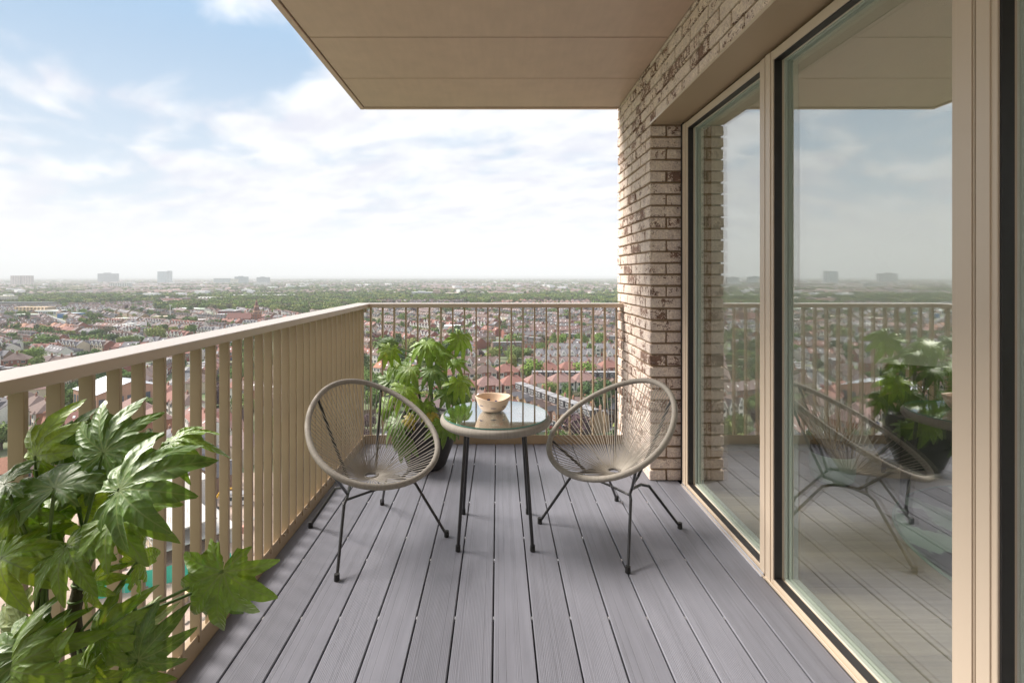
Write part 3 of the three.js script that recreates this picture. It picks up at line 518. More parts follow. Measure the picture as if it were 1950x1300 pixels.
{ // the plant in front, lower left: leaves hang where the photograph shows them
  const base = V(-0.875, 0, -1.06), plant = thing('pot_plant', 'large glossy palmate-leaved plant in front of the left railing', 'potted plant', base);
  mesh('pot', new THREE.LatheGeometry([[0, 0.002], [0.10, 0.002], [0.125, 0.02], [0.148, 0.16], [0.15, 0.30], [0.143, 0.32], [0.133, 0.315], [0.13, 0.28], [0, 0.275]].map(([r, y]) => new THREE.Vector2(r, y)), 40), stoneware, plant);
  mesh('soil', new THREE.CylinderGeometry(0.13, 0.13, 0.012, 32).translate(0, 0.282, 0), soil, plant);
  const stemTop = at(158, 1010, 1.06), stemPts = [V(-0.872, 0.28, -1.06), at(150, 1250, 1.06), at(140, 1170, 1.06), at(152, 1110, 1.07), stemTop];
  const local = (p) => p.clone().sub(base);
  mesh('stem', tube(stemPts.map(local), 0.0135, 30, 10), barkMat, plant);
  const st2 = [V(-0.9, 0.28, -1.02), at(95, 1230, 1.0), at(78, 1150, 0.99), at(80, 1080, 1.0)];
  mesh('stem', tube(st2.map(local), 0.011, 24, 10), barkMat, plant);
  const knots = []; for (const t of [0.2, 0.36, 0.5, 0.62, 0.75, 0.88]) { const c = new THREE.CatmullRomCurve3(stemPts.map(local)).getPoint(t); knots.push(new THREE.TorusGeometry(0.0135, 0.0028, 6, 16).rotateX(Math.PI / 2).translate(c.x, c.y, c.z)); }
  mesh('stem_knot', merge(knots), petioleMat, plant);
  const S = at(150, 1120, 1.06), S2 = at(84, 1090, 1.0), S3 = at(146, 1210, 1.06), T = stemTop;
  // [pixel of the leaf's centre, distance, pixel direction of its middle lobe, lean of the tip towards the viewer, normal, size, kind, variant, petiole from]
  const dir = (dx, dy, towards) => V(dx, -dy, towards).normalize();
  const L = [
    [196, 861, 1.02, [0.1, -1, -0.35], [0.05, 0.5, 0.86], 0.125, 'dark', 0, T], [226, 932, 0.93, [0.85, -0.5, -0.1], [0.1, 0.72, 0.68], 0.14, 'dark', 3, T],
    [103, 928, 0.98, [-0.3, -0.45, -0.6], [0.0, 0.85, 0.52], 0.15, 'dark', 1, S2], [210, 982, 0.97, [0.9, 0.05, 0.1], [0.1, 0.8, 0.58], 0.12, 'mid', 0, S],
    [262, 1068, 1.02, [0.55, -0.75, 0.1], [-0.5, 0.15, 0.85], 0.105, 'light', 4, S3], [424, 1087, 1.02, [-0.12, 1, 0.25], [0.05, 0.12, 0.99], 0.135, 'mid', 3, S3],
    [190, 1216, 0.98, [0.8, -0.5, 0.15], [-0.3, 0.25, 0.9], 0.105, 'mid', 3, S3], [262, 1256, 0.97, [0.6, -0.75, 0.0], [0.2, 0.4, 0.9], 0.10, 'dark', 0, S3],
    [12, 1272, 0.9, [0.85, -0.5, 0.1], [0.1, 0.6, 0.8], 0.125, 'mid', 1, S2], [0, 1062, 0.95, [0.85, 0.1, 0.3], [0.0, 0.7, 0.7], 0.12, 'light', 0, S2],
    [125, 1040, 0.97, [0.6, 0.15, 0.5], [0.2, 0.7, 0.7], 0.105, 'mid', 0, S], [66, 868, 1.05, [0.3, -1, 0.0], [-0.35, 0.2, 0.9], 0.115, 'light', 3, S2],
    [120, 850, 1.09, [0.9, -0.4, 0.0], [-0.1, 0.5, 0.85], 0.11, 'dark', 1, T], [322, 843, 1.08, [0.95, -0.35, 0.0], [0.05, 0.92, 0.38], 0.085, 'mid', 5, T],
    [40, 1190, 0.97, [-0.5, 0.7, 0.1], [-0.1, 0.35, 0.95], 0.13, 'pale', 0, S2], [30, 975, 1.0, [-0.2, 0.75, 0.5], [0.1, 0.7, 0.66], 0.12, 'mid', 1, S2],
    [100, 985, 1.04, [-0.5, 0.65, 0.4], [-0.1, 0.6, 0.8], 0.105, 'mid', 3, S], [150, 965, 1.08, [0.1, -0.9, 0.0], [0.2, 0.3, 0.9], 0.10, 'light', 3, T],
    [160, 1286, 0.97, [0.6, -0.5, 0.2], [0.1, 0.6, 0.8], 0.095, 'light', 0, S3], [60, 1238, 0.92, [-0.8, -0.3, 0.1], [0, 0.75, 0.66], 0.11, 'dark', 0, S2],
    [172, 1112, 1.0, [0.75, -0.4, 0.25], [-0.2, 0.6, 0.75], 0.065, 'light', 3, S], [405, 1112, 1.06, [-0.5, 1, 0.1], [-0.1, 0.1, 0.99], 0.10, 'dark', 3, S3],
    [238, 1215, 1.09, [0.8, -0.5, 0], [0.1, 0.25, 0.95], 0.085, 'pale', 1, S3], [185, 900, 1.06, [-0.8, -0.3, 0.3], [0.1, 0.7, 0.65], 0.09, 'dark', 1, T],
    [8, 920, 0.97, [-0.9, 0.2, 0.2], [0, 0.9, 0.4], 0.12, 'dark', 1, S2], [95, 1290, 0.93, [0.2, -0.7, 0.4], [0, 0.6, 0.8], 0.10, 'mid', 3, S2], [230, 1300, 0.96, [0.8, -0.3, 0.2], [0, 0.7, 0.7], 0.085, 'mid', 0, S3],
  ];
  for (const [px, py, D, [dx, dy, dz], n, size, kind, v, from] of L) addLeaf(plant, at(px, py, D), dir(dx, dy, dz), V(...n), size, kind, v, from);
}
{ // the plant in the far corner
  const base = V(-0.492, 0, -3.50), plant = thing('pot_plant', 'leafy palmate plant in a black pot in the far corner behind the left chair', 'potted plant', base);
  mesh('pot', new THREE.LatheGeometry([[0, 0.003], [0.115, 0.003], [0.135, 0.02], [0.188, 0.17], [0.203, 0.29], [0.198, 0.35], [0.19, 0.358], [0.182, 0.35], [0.18, 0.30], [0, 0.295]].map(([r, y]) => new THREE.Vector2(r, y)), 48), stoneware, plant);
  mesh('soil', new THREE.CylinderGeometry(0.18, 0.18, 0.012, 32).translate(0, 0.302, 0), soil, plant);
  const local = (p) => p.clone().sub(base), stem = [V(-0.47, 0.30, -3.5), at(822, 770, 3.5), at(820, 715, 3.5), at(822, 672, 3.5)];
  mesh('stem', tube(stem.map(local), 0.010, 24, 9), barkMat, plant);
  const stem2 = [V(-0.50, 0.30, -3.52), at(800, 760, 3.53), at(790, 715, 3.54)];
  mesh('stem', tube(stem2.map(local), 0.008, 20, 9), barkMat, plant);
  const curve = new THREE.CatmullRomCurve3(stem), R = rng(19);
  const dir = (dx, dy, t) => V(dx, -dy, t).normalize();
  const L = [
    [742, 664, 3.42, [-0.35, 0.8, 0.5], [0.1, 0.55, 0.8], 0.155, 'light', 1], [748, 655, 3.55, [-0.6, -0.4, 0.2], [0.1, 0.7, 0.6], 0.13, 'dark', 0], [812, 652, 3.40, [0.2, 0.5, 0.8], [0, 0.75, 0.66], 0.19, 'mid', 5],
    [836, 672, 3.42, [0.5, 0.5, 0.7], [0.2, 0.65, 0.7], 0.17, 'mid', 1], [872, 640, 3.5, [0.55, 0.75, 0.2], [0.35, 0.6, 0.7], 0.185, 'mid', 5], [780, 700, 3.35, [-0.6, 0.55, 0.5], [-0.2, 0.65, 0.7], 0.19, 'mid', 1],
    [822, 702, 3.33, [0, 0.6, 0.8], [0, 0.7, 0.7], 0.17, 'dark', 1], [862, 690, 3.45, [0.9, 0.0, 0.4], [0.1, 0.85, 0.5], 0.15, 'mid', 0], [770, 738, 3.30, [-0.3, 0.6, 0.7], [-0.1, 0.45, 0.88], 0.20, 'light', 1],
    [872, 724, 3.42, [0.5, 0.7, 0.5], [0.3, 0.6, 0.7], 0.18, 'light', 1], [850, 745, 3.4, [0.7, 0.6, 0.3], [0.3, 0.6, 0.7], 0.17, 'dark', 1], [748, 720, 3.5, [-0.9, 0.2, 0.2], [-0.2, 0.7, 0.6], 0.16, 'dark', 2],
    [806, 770, 3.32, [0.1, 0.9, 0.5], [0.1, 0.4, 0.9], 0.14, 'mid', 3], [820, 790, 3.3, [0.1, 0.6, 0.6], [0.1, 0.6, 0.8], 0.10, 'yellow', 3], [785, 795, 3.33, [-0.6, 0.3, 0.6], [0, 0.6, 0.8], 0.10, 'yellow', 1],
    [840, 805, 3.28, [0.35, 0.9, 0.35], [0.3, 0.5, 0.8], 0.17, 'mid', 5], [862, 812, 3.36, [0.8, 0.6, 0.1], [0.2, 0.7, 0.6], 0.12, 'dark', 1], [760, 800, 3.35, [-0.75, 0.5, 0.4], [-0.2, 0.7, 0.6], 0.21, 'dark', 1],
    [735, 770, 3.5, [-0.7, 0.6, 0.3], [-0.2, 0.6, 0.7], 0.15, 'mid', 1], [775, 835, 3.32, [-0.5, 0.8, 0.4], [-0.1, 0.5, 0.8], 0.17, 'dark', 5], [790, 668, 3.55, [-0.5, 0.2, -0.3], [-0.1, 0.8, 0.5], 0.17, 'mid', 0],
    [840, 715, 3.62, [0.6, 0.4, -0.5], [0.2, 0.7, 0.4], 0.17, 'mid', 1],
    [757, 690, 3.45, [-0.9, 0.4, 0.2], [-0.1, 0.8, 0.5], 0.15, 'mid', 5], [880, 755, 3.5, [0.6, 0.8, 0.1], [0.4, 0.6, 0.6], 0.15, 'dark', 5], [735, 655, 3.6, [-0.9, 0.1, 0], [0, 0.6, 0.8], 0.12, 'dark', 3],
  ];
  for (const [px, py, D, d, n, size, kind, v] of L) addLeaf(plant, at(px, py, D), dir(...d), V(...n), size * 0.84, kind, v, curve.getPoint(clamp(0.35 + 0.6 * (1 - (py - 640) / 200) + (R() - 0.5) * 0.1, 0.25, 1)));
}
// ---------------------------------------------------------------- the suburb below
const surfTex = tex(512, 512, (u, v) => { const n = tile(u, v, 8, 5.5, 5), f = tile(u, v, 70, 2.2, 2); return 0.86 + 0.34 * n + 0.22 * f; }, { srgb: true });
const roofTex = tex(256, 256, (u, v) => { const row = v * 12, k = (row % 1), n = tile(u, v, 10, 3.5, 4), c = perlin.noise(Math.floor(row) * 3.7, Math.floor(u * 14 + (Math.floor(row) % 2) * 0.5) * 2.3, 0.5); return (k < 0.16 ? 0.72 : 0.9) + 0.3 * n + 0.14 * c; }, { srgb: true });
const tinted = (name, rgb, map, o = {}) => { const m = mat(name, rgb.map((c) => c * 1.05), { map, roughness: 0.9, ...o }); return m; };
const ROOF = [[0.155, 0.105, 0.088], [0.25, 0.115, 0.09], [0.175, 0.163, 0.170], [0.108, 0.099, 0.102], [0.36, 0.175, 0.110], [0.185, 0.132, 0.125], [0.25, 0.150, 0.130]];
const WALL = [[0.33, 0.225, 0.135], [0.28, 0.105, 0.075], [0.22, 0.14, 0.10], [0.70, 0.67, 0.62], [0.56, 0.47, 0.36], [0.36, 0.16, 0.10]];
const roofMats = ROOF.map((c) => tinted('roof_tiles', c, roofTex)), wallMats = WALL.map((c) => tinted('house_wall', c, surfTex));
const roofNames = ['brown tiled', 'red tiled', 'grey slate', 'dark slate', 'orange tiled', 'mauve', 'faded red'], wallNames = ['yellow brick', 'red brick', 'brown brick', 'white rendered', 'cream rendered', 'orange brick'];
const whitePaint = mat('white_paint', [0.78, 0.77, 0.74], { roughness: 0.6 }), paneDark = mat('window_pane', [0.035, 0.045, 0.055], { roughness: 0.08 }), chimneyBrick = mat('chimney_brick', [0.24, 0.125, 0.085]), potClay = mat('chimney_pot_clay', [0.45, 0.22, 0.12]);
const slateBox = mat('dormer_cladding', [0.06, 0.058, 0.062], { roughness: 0.7 }), flatRoof = mat('flat_roof_felt', [0.25, 0.245, 0.25], { roughness: 0.95 }), doorPaints = [[0.25, 0.03, 0.03], [0.03, 0.05, 0.12], [0.02, 0.02, 0.02]].map((c) => mat('door_paint', c, { roughness: 0.5 }));

const prismWall = (w, d, h, rh) => { // box with gables at both ends, ridge along x
  const a = w / 2, b = d / 2, p = (x, y, z) => V(x, y, z), t = [];
  const q = (A, B, C, D) => t.push([A, B, C], [A, C, D]);
  for (const s of [-1, 1]) { q(p(-a, 0, s * b), p(a, 0, s * b), p(a, h, s * b), p(-a, h, s * b)); q(p(s * a, 0, -b), p(s * a, 0, b), p(s * a, h, b), p(s * a, h, -b)); t.push([p(s * a, h, -b), p(s * a, h, b), p(s * a, rh, 0)]); }
  return soup(t, V(0, h / 2, 0));
};
const slope = (x0, x1, y0, z0, y1, z1, th = 0.16) => { // a thin roof plane from an eave line (y0, z0) to a ridge line (y1, z1)
  const L = Math.hypot(y1 - y0, z1 - z0), g = new THREE.BoxGeometry(x1 - x0, th, L); metreUV(g, 0, 0, 0.28);
  g.rotateX(Math.atan2(y0 - y1, z0 - z1) * -1 + (z0 < z1 ? Math.PI : 0) * 0);
  const dz = z1 - z0, dy = y1 - y0; g.rotateX(0);
  const h = new THREE.BoxGeometry(x1 - x0, th, L); metreUV(h, 0, 0, 0.28);
  h.rotateX(-Math.atan2(dy, dz)); h.translate((x0 + x1) / 2, (y0 + y1) / 2, (z0 + z1) / 2);
  return h;
};
const gableRoof = (w, d, h, rh, over = 0.3) => { const k = (rh - h) / (d / 2), e = d / 2 + over; return merge([slope(-w / 2, w / 2, h - k * over + 0.08, e, rh + 0.08, -0.02), slope(-w / 2, w / 2, h - k * over + 0.08, -e, rh + 0.08, 0.02)]); };
const hipRoof = (w, d, h, rh, over = 0.4) => { const a = w / 2 + over, b = d / 2 + over, r = Math.max(0.3, w / 2 - d / 2), p = V, t = [], q = (A, B, C, D) => t.push([A, B, C], [A, C, D]);
  const A = p(-a, h, -b), B = p(a, h, -b), C = p(a, h, b), D = p(-a, h, b), E = p(-r, rh, 0), G = p(r, rh, 0);
  q(A, B, G, E); q(D, C, G, E); t.push([A, D, E], [B, C, G]); q(A, B, C, D);
  const g = soup(t, p(0, h + (rh - h) / 3, 0)); return metreUV(g, 0, 0, 0.28); };
const win = (w, h) => [box(-w / 2, w / 2, -h / 2, h / 2, -0.03, 0.05), merge([box(-w / 2 + 0.09, -0.04, -h / 2 + 0.1, h / 2 - 0.09, 0.05, 0.056), box(0.04, w / 2 - 0.09, -h / 2 + 0.1, h / 2 - 0.09, 0.05, 0.056)])];
const WIN = { big: win(2.1, 1.5), mid: win(1.25, 1.45), small: win(0.8, 1.1) };
const potGeo = merge([box(-0.45, 0.45, 0, 1.5, -0.3, 0.3), box(-0.5, 0.5, 1.5, 1.62, -0.35, 0.35)]), potsGeo = merge([-0.25, 0, 0.25].map((x) => new THREE.CylinderGeometry(0.09, 0.11, 0.45, 8).translate(x, 1.84, 0)));
// every kind lists its parts: [name, geometry, material slot, position, turn, children]
const KIND = {};
const winPart = (k, x, y, z, turn = 0) => ['window', WIN[k][0], 'white', [x, y, z], turn, [['pane', WIN[k][1], 'pane']]];
const chimney = (x, y, z) => ['chimney', potGeo, 'chimney', [x, y, z], 0, [['chimney_pot', potsGeo, 'pot']]];
const skylight = (x, y, z, slopeA) => ['skylight', box(-0.35, 0.35, 0.0, 0.09, -0.5, 0.5).rotateX(slopeA), 'white', [x, y, z], 0, []];
{
  const w = 5.6, d = 8.6, h = 5.7, rh = 8.7, k = Math.atan2(rh - h, d / 2), yAt = (z) => rh - Math.abs(z) / (d / 2) * (rh - h) + 0.2;
  const wall = prismWall(w - 0.02, d, h, rh), roof = gableRoof(w, d, h, rh);
  const ext = ['extension', merge([prismWall(6.2, 2.9, 4.9, 6.2).rotateY(Math.PI / 2).translate(1.2, 0, -d / 2 - 2.6)]), 'wall', [0, 0, 0], 0, []], extRoof = ['extension_roof', gableRoof(6.4, 2.9, 4.9, 6.2, 0.2).rotateY(Math.PI / 2).translate(1.2, 0, -d / 2 - 2.55), 'roof', [0, 0, 0], 0, []];
  const front = [winPart('mid', -1.4, 4.3, d / 2), winPart('mid', 1.3, 4.3, d / 2), winPart('big', -1.1, 1.5, d / 2), ['door', box(-0.5, 0.5, 0, 2.1, -0.02, 0.06), 'door', [1.7, 0, d / 2], 0, []]];
  const back = [winPart('mid', -1.5, 4.2, -d / 2, Math.PI), winPart('small', -1.5, 1.6, -d / 2, Math.PI), winPart('small', 1.2, 3.6, -d / 2 - 5.7, Math.PI), winPart('big', 1.2, 1.4, -d / 2 - 5.7, Math.PI)];
  const base = [['wall', wall, 'wall', [0, 0, 0], 0, []], ['roof', roof, 'roof', [0, 0, 0], 0, []]];
  KIND.terrace = { w, parts: [...base, chimney(-w / 2 + 0.35, rh - 0.7, 0.2), ext, extRoof, ...front, ...back, skylight(0.4, yAt(2.2), 2.2, k), skylight(-1.2, yAt(2.2), -2.2, -k)] };
  const gb = (s) => { const t = [], z0 = s * (d / 2 + 0.55), a = 1.75; t.push([V(-a, 0, z0), V(a, 0, z0), V(a, 5.4, z0)], [V(-a, 0, z0), V(a, 5.4, z0), V(-a, 5.4, z0)], [V(-a, 5.4, z0), V(a, 5.4, z0), V(0, 8.1, z0)]); for (const q of [-1, 1]) t.push([V(q * a, 0, z0), V(q * a, 0, 0), V(q * a, 5.4, 0)], [V(q * a, 0, z0), V(q * a, 5.4, 0), V(q * a, 5.4, z0)]); return soup(t, V(0, 3, z0 * 0.5)).translate(-0.85, 0, 0); };
  const gr = (s) => { const g = gableRoof(d / 2 + 0.4, 3.5, 5.4, 8.1, 0.25).rotateY(Math.PI / 2).translate(-0.85, 0, s * (d / 4 + 0.6)); return g; };
  const barge = (s) => merge([-1, 1].map((q) => { const g = new THREE.BoxGeometry(3.55, 0.42, 0.1); g.rotateZ(-q * Math.atan2(2.7, 1.75)); return g.translate(-0.85 + q * 0.98, 6.75, s * (d / 2 + 0.83)); }));
  KIND.gabled = { w, parts: [...base, chimney(-w / 2 + 0.35, rh - 0.5, 0.2), ['bay', gb(1), 'trimwall', [0, 0, 0], 0, []], ['bay_roof', gr(1), 'roof', [0, 0, 0], 0, []], ['bargeboard', barge(1), 'white', [0, 0, 0], 0, []], ['bay', gb(-1), 'trimwall', [0, 0, 0], 0, []], ['bay_roof', gr(-1), 'roof', [0, 0, 0], 0, []], ['bargeboard', barge(-1), 'white', [0, 0, 0], 0, []],
    winPart('big', -0.85, 4.2, d / 2 + 0.56), winPart('big', -0.85, 1.5, d / 2 + 0.56), winPart('small', -0.85, 6.3, d / 2 + 0.56), winPart('mid', 1.7, 4.2, d / 2), winPart('big', -0.85, 4.2, -d / 2 - 0.56, Math.PI), winPart('small', -0.85, 6.3, -d / 2 - 0.56, Math.PI), winPart('mid', 1.7, 4.2, -d / 2, Math.PI), winPart('big', -0.85, 1.4, -d / 2 - 0.56, Math.PI), ['door', box(-0.5, 0.5, 0, 2.1, -0.02, 0.06), 'door', [1.7, 0, d / 2], 0, []]] };
  const dorm = ['dormer', box(-2.4, 2.4, 5.9, 8.75, -d / 2 + 0.2, -0.3), 'slatebox', [0, 0, 0], 0, [['dormer_roof', box(-2.5, 2.5, 8.75, 8.87, -d / 2 + 0.05, -0.25), 'felt']]];
  KIND.dormer = { w, parts: [...base, chimney(-w / 2 + 0.35, rh - 0.3, 0.6), ext, extRoof, ...front, ...back, dorm, winPart('mid', -1.1, 7.35, -d / 2 + 0.19, Math.PI), winPart('mid', 1.1, 7.35, -d / 2 + 0.19, Math.PI), skylight(0.6, yAt(2.2), 2.2, k)] };
  const dormF = ['dormer', box(-2.2, 2.2, 5.9, 8.6, 0.3, d / 2 - 0.3), 'roofbox', [0, 0, 0], 0, [['dormer_roof', box(-2.3, 2.3, 8.6, 8.72, 0.25, d / 2 - 0.15), 'felt']]];
  KIND.loft = { w, parts: [...base, chimney(-w / 2 + 0.35, rh - 0.3, -0.6), ...front, ...back.slice(0, 2), dormF, winPart('mid', -1.0, 7.3, d / 2 - 0.29), winPart('mid', 1.0, 7.3, d / 2 - 0.29)] };
}
{
  const w = 13, d = 9, h = 5.6, rh = 9.2;
  KIND.semi = { w, parts: [['wall', box(-w / 2, w / 2, 0, h, -d / 2, d / 2), 'wall', [0, 0, 0], 0, []], ['roof', hipRoof(w, d, h, rh), 'roof', [0, 0, 0], 0, []], chimney(0, rh - 0.7, 0.3), ['bay', merge([box(-5.4, -2.6, 0, 5.3, d / 2, d / 2 + 0.7), box(2.6, 5.4, 0, 5.3, d / 2, d / 2 + 0.7)]), 'trimwall', [0, 0, 0], 0, []], ['bay_roof', merge([hipRoof(2.8, 1.9, 5.3, 6.3, 0.2).translate(-4, 0, d / 2 + 0.2), hipRoof(2.8, 1.9, 5.3, 6.3, 0.2).translate(4, 0, d / 2 + 0.2)]), 'roof', [0, 0, 0], 0, []],
    winPart('big', -4, 4.2, d / 2 + 0.71), winPart('big', 4, 4.2, d / 2 + 0.71), winPart('big', -4, 1.5, d / 2 + 0.71), winPart('big', 4, 1.5, d / 2 + 0.71), winPart('small', -1.4, 4.3, d / 2), winPart('small', 1.4, 4.3, d / 2),
    winPart('big', -4, 4.2, -d / 2, Math.PI), winPart('mid', -1.4, 4.2, -d / 2, Math.PI), winPart('big', 4, 4.2, -d / 2, Math.PI), winPart('mid', 1.4, 4.2, -d / 2, Math.PI), winPart('big', -3.5, 1.3, -d / 2, Math.PI), winPart('big', 3.5, 1.3, -d / 2, Math.PI), winPart('mid', w / 2, 4.0, 0, Math.PI / 2), ['door', merge([box(-2.2, -1.2, 0, 2.1, d / 2 - 0.02, d / 2 + 0.06), box(1.2, 2.2, 0, 2.1, d / 2 - 0.02, d / 2 + 0.06)]), 'door', [0, 0, 0], 0, []]] };
}
const kindWord = { terrace: 'terraced house', gabled: 'gabled terrace', dormer: 'rear-dormer terrace', loft: 'loft-dormer terrace', semi: 'hipped semi pair' };
const slotMat = (h) => ({ wall: wallMats[h.wall], roof: roofMats[h.roof], white: whitePaint, pane: paneDark, chimney: chimneyBrick, pot: potClay, door: doorPaints[h.door ?? 0], trimwall: wallMats[h.trim ?? h.wall], slatebox: slateBox, roofbox: roofMats[h.roof], felt: flatRoof });
function houseThing(h, label, group) {
  const t = thing('house', label, 'house', V(h.x, GY, h.z), h.turn, group), m = slotMat(h);
  for (const [n, g, s, p, r, kids] of KIND[h.kind].parts) { const o = mesh(n, g, m[s], t); o.position.set(...p); o.rotation.y = r; for (const [cn, cg, cs] of kids) mesh(cn, cg, m[cs], o); }
  t.scale.y = h.sy ?? 1;
  return t;
}
const houses = [], trees = [], reserved = [], roadPieces = [], pavePieces = [], carSpots = [], shrubs = [], fences = [];
const D_of = (x, z) => -z, pxOf = (x, z) => VX + F * x / -z, pyOf = (z, y = GY) => VY + F * (EYE - y) / -z;
const free = (x, z, r) => reserved.every(([a, b, q]) => (x - a) ** 2 + (z - b) ** 2 > (q + r) ** 2);
function heroRow(px, py, n, kind, angDeg, wall, roof, o = {}) { // a row of houses centred on the ground point seen at that pixel; its fronts look along the angle (0 = towards the viewer)
  const c = onGround(px, py), a = angDeg * Math.PI / 180, w = KIND[kind].w + (o.gap ?? 0), R = rng(Math.round(px * 7 + py));
  for (let i = 0; i < n; i++) { const u = (i - (n - 1) / 2) * w; houses.push({ x: c.x + Math.cos(a) * u, z: c.z - Math.sin(a) * u, turn: a, kind: o.kinds ? o.kinds[i % o.kinds.length] : kind, wall: Array.isArray(wall) ? wall[Math.floor(R() * wall.length)] : wall, roof: Array.isArray(roof) ? roof[Math.floor(R() * roof.length)] : roof, trim: o.trim, door: Math.floor(R() * 3), hero: true, sy: o.sy ?? 1 }); }
  for (let i = 0; i < n; i++) { const u = (i - (n - 1) / 2) * w; reserved.push([c.x + Math.cos(a) * u, c.z - Math.sin(a) * u, o.r ?? 9]); }
}
const heroTree = (px, py, kind, hgt, wid, tone) => { const c = onGround(px, py); trees.push({ x: c.x, z: c.z, kind, h: hgt, w: wid, tone, hero: true }); reserved.push([c.x, c.z, wid * 0.4]); };
// rows that the photograph lets one recognise
heroRow(1005, 722, 9, 'semi', 12, [1, 1, 4], [1, 6, 0], { gap: -0.8, trim: 3 });
heroRow(1000, 748, 6, 'semi', 12, [1, 5, 3], [6, 0, 1], { gap: -0.6, trim: 3 });
heroRow(955, 800, 7, 'terrace', -60, [4, 3, 1], [6, 1, 0]);
heroRow(1125, 676, 11, 'gabled', -2, [0, 3], [2, 2, 5], { trim: 3 });
heroRow(1108, 706, 13, 'gabled', -3, [0, 4], [0, 2, 5], { trim: 3 });
heroRow(1105, 738, 9, 'dormer', 178, [0, 0, 2], [2, 3, 0]);
heroRow(1060, 790, 10, 'dormer', 118, [0, 2], [3, 2, 0]);
heroRow(1170, 800, 6, 'terrace', 170, [0, 2], [2, 0]);
heroRow(965, 676, 4, 'loft', 8, [2, 2], [0, 0], { sy: 1.15 });
heroRow(1040, 640, 16, 'terrace', 20, [1, 2, 4], [5, 6, 0]);
heroRow(1110, 640, 14, 'terrace', 62, [3, 0, 4], [0, 5], { trim: 3 });
heroRow(900, 655, 8, 'terrace', 40, [3, 0, 4], [0, 5]);
heroRow(735, 640, 9, 'gabled', 5, [2, 4], [3, 5, 0], { trim: 3 });
heroRow(720, 690, 6, 'terrace', -35, [3, 1], [4, 1, 0]);
heroRow(755, 720, 5, 'terrace', -30, [3, 1, 5], [4, 0]);
heroRow(110, 684, 5, 'terrace', -32, 3, [2, 3], { sy: 1.1 });
heroRow(138, 668, 6, 'gabled', -28, [0, 4], [2, 0], { trim: 0 });
heroRow(190, 668, 5, 'gabled', -25, [1, 4], [5, 0, 2], { trim: 4 });
heroRow(32, 700, 1, 'semi', 30, 1, 0, { r: 14 }); heroRow(18, 676, 2, 'gabled', -30, 3, 3, { trim: 3 });
heroRow(55, 632, 4, 'semi', -20, [1, 4], [4, 4, 6]); heroRow(120, 632, 4, 'semi', -30, [4, 1], [6, 4]); heroRow(210, 630, 7, 'terrace', -15, [1, 2], [0, 5, 1]);
heroRow(70, 795, 3, 'semi', -35, [1, 5], [0, 0], { trim: 3 }); heroRow(15, 800, 2, 'gabled', -30, 3, 3, { trim: 3 }); heroRow(140, 830, 3, 'terrace', 30, [5, 1], [1, 4]);
heroRow(20, 930, 4, 'terrace', 35, [5, 5, 1], [0, 4], { trim: 3 }); heroRow(90, 890, 4, 'semi', -40, [1, 0], [0, 3]);
heroRow(225, 700, 4, 'semi', -38, [2, 1], [0, 5], { trim: 3 }); heroRow(330, 775, 4, 'semi', -42, [1, 3], [0, 1], { trim: 3 }); heroRow(275, 810, 3, 'semi', -42, [1, 5], [0, 6], { trim: 3 });
heroRow(390, 830, 6, 'terrace', -48, [3, 1, 3], [6, 1]); heroRow(345, 905, 8, 'terrace', -50, [2, 1], [3, 3, 2]); heroRow(480, 760, 6, 'terrace', -20, [1, 3], [0, 1, 5]);
heroRow(560, 800, 6, 'gabled', -30, [2, 3], [0, 5], { trim: 3 }); heroRow(630, 760, 6, 'terrace', -10, [1, 4], [0, 1]);
// the construction site below the railing, left
const siteC = [[-88, -106, 26], [-68, -100, 26], [-50, -108, 22], [-70, -128, 20], [-92, -132, 18], [-44, -88, 22], [-60, -82, 20], [-38, -104, 16]];
reserved.push(...siteC);
heroTree(90, 664, 0, 15, 20, 0); heroTree(1016, 728, 0, 15, 15, 6); heroTree(1145, 800, 0, 16, 14, 2); heroTree(1150, 770, 0, 14, 12, 2); heroTree(1090, 830, 0, 9, 14, 5); heroTree(985, 690, 0, 13, 15, 1); heroTree(1055, 668, 1, 17, 9, 1); heroTree(1072, 662, 0, 13, 12, 6); heroTree(1140, 656, 0, 12, 14, 6);
heroTree(185, 648, 0, 12, 15, 2); heroTree(205, 645, 0, 13, 13, 4); heroTree(298, 655, 0, 17, 18, 3); heroTree(250, 662, 0, 12, 14, 1); heroTree(68, 690, 0, 12, 14, 6); heroTree(90, 698, 0, 9, 15, 3); heroTree(160, 690, 0, 10, 11, 2); heroTree(720, 668, 0, 9, 9, 6); heroTree(760, 700, 0, 16, 16, 2); heroTree(780, 680, 0, 16, 16, 3); heroTree(705, 775, 0, 14, 13, 2); heroTree(830, 700, 0, 11, 10, 5); heroTree(862, 690, 0, 12, 10, 4); heroTree(975, 668, 0, 17, 20, 1); heroTree(940, 690, 0, 12, 13, 3);
heroTree(150, 880, 0, 9, 9, 1); heroTree(268, 870, 0, 10, 9, 2); heroTree(370, 880, 2, 13, 6, 2); heroTree(270, 800, 0, 12, 10, 1); heroTree(1175, 770, 0, 9, 9, 3); heroTree(1110, 800, 0, 8, 9, 3); heroTree(1050, 755, 0, 8, 9, 3); heroTree(1195, 840, 0, 8, 10, 3); heroTree(668, 250 + 350, 1, 22, 7, 2); heroTree(599, 571, 2, 26, 9, 2); heroTree(700, 820, 0, 8, 8, 5); heroTree(740, 800, 0, 8, 9, 2);
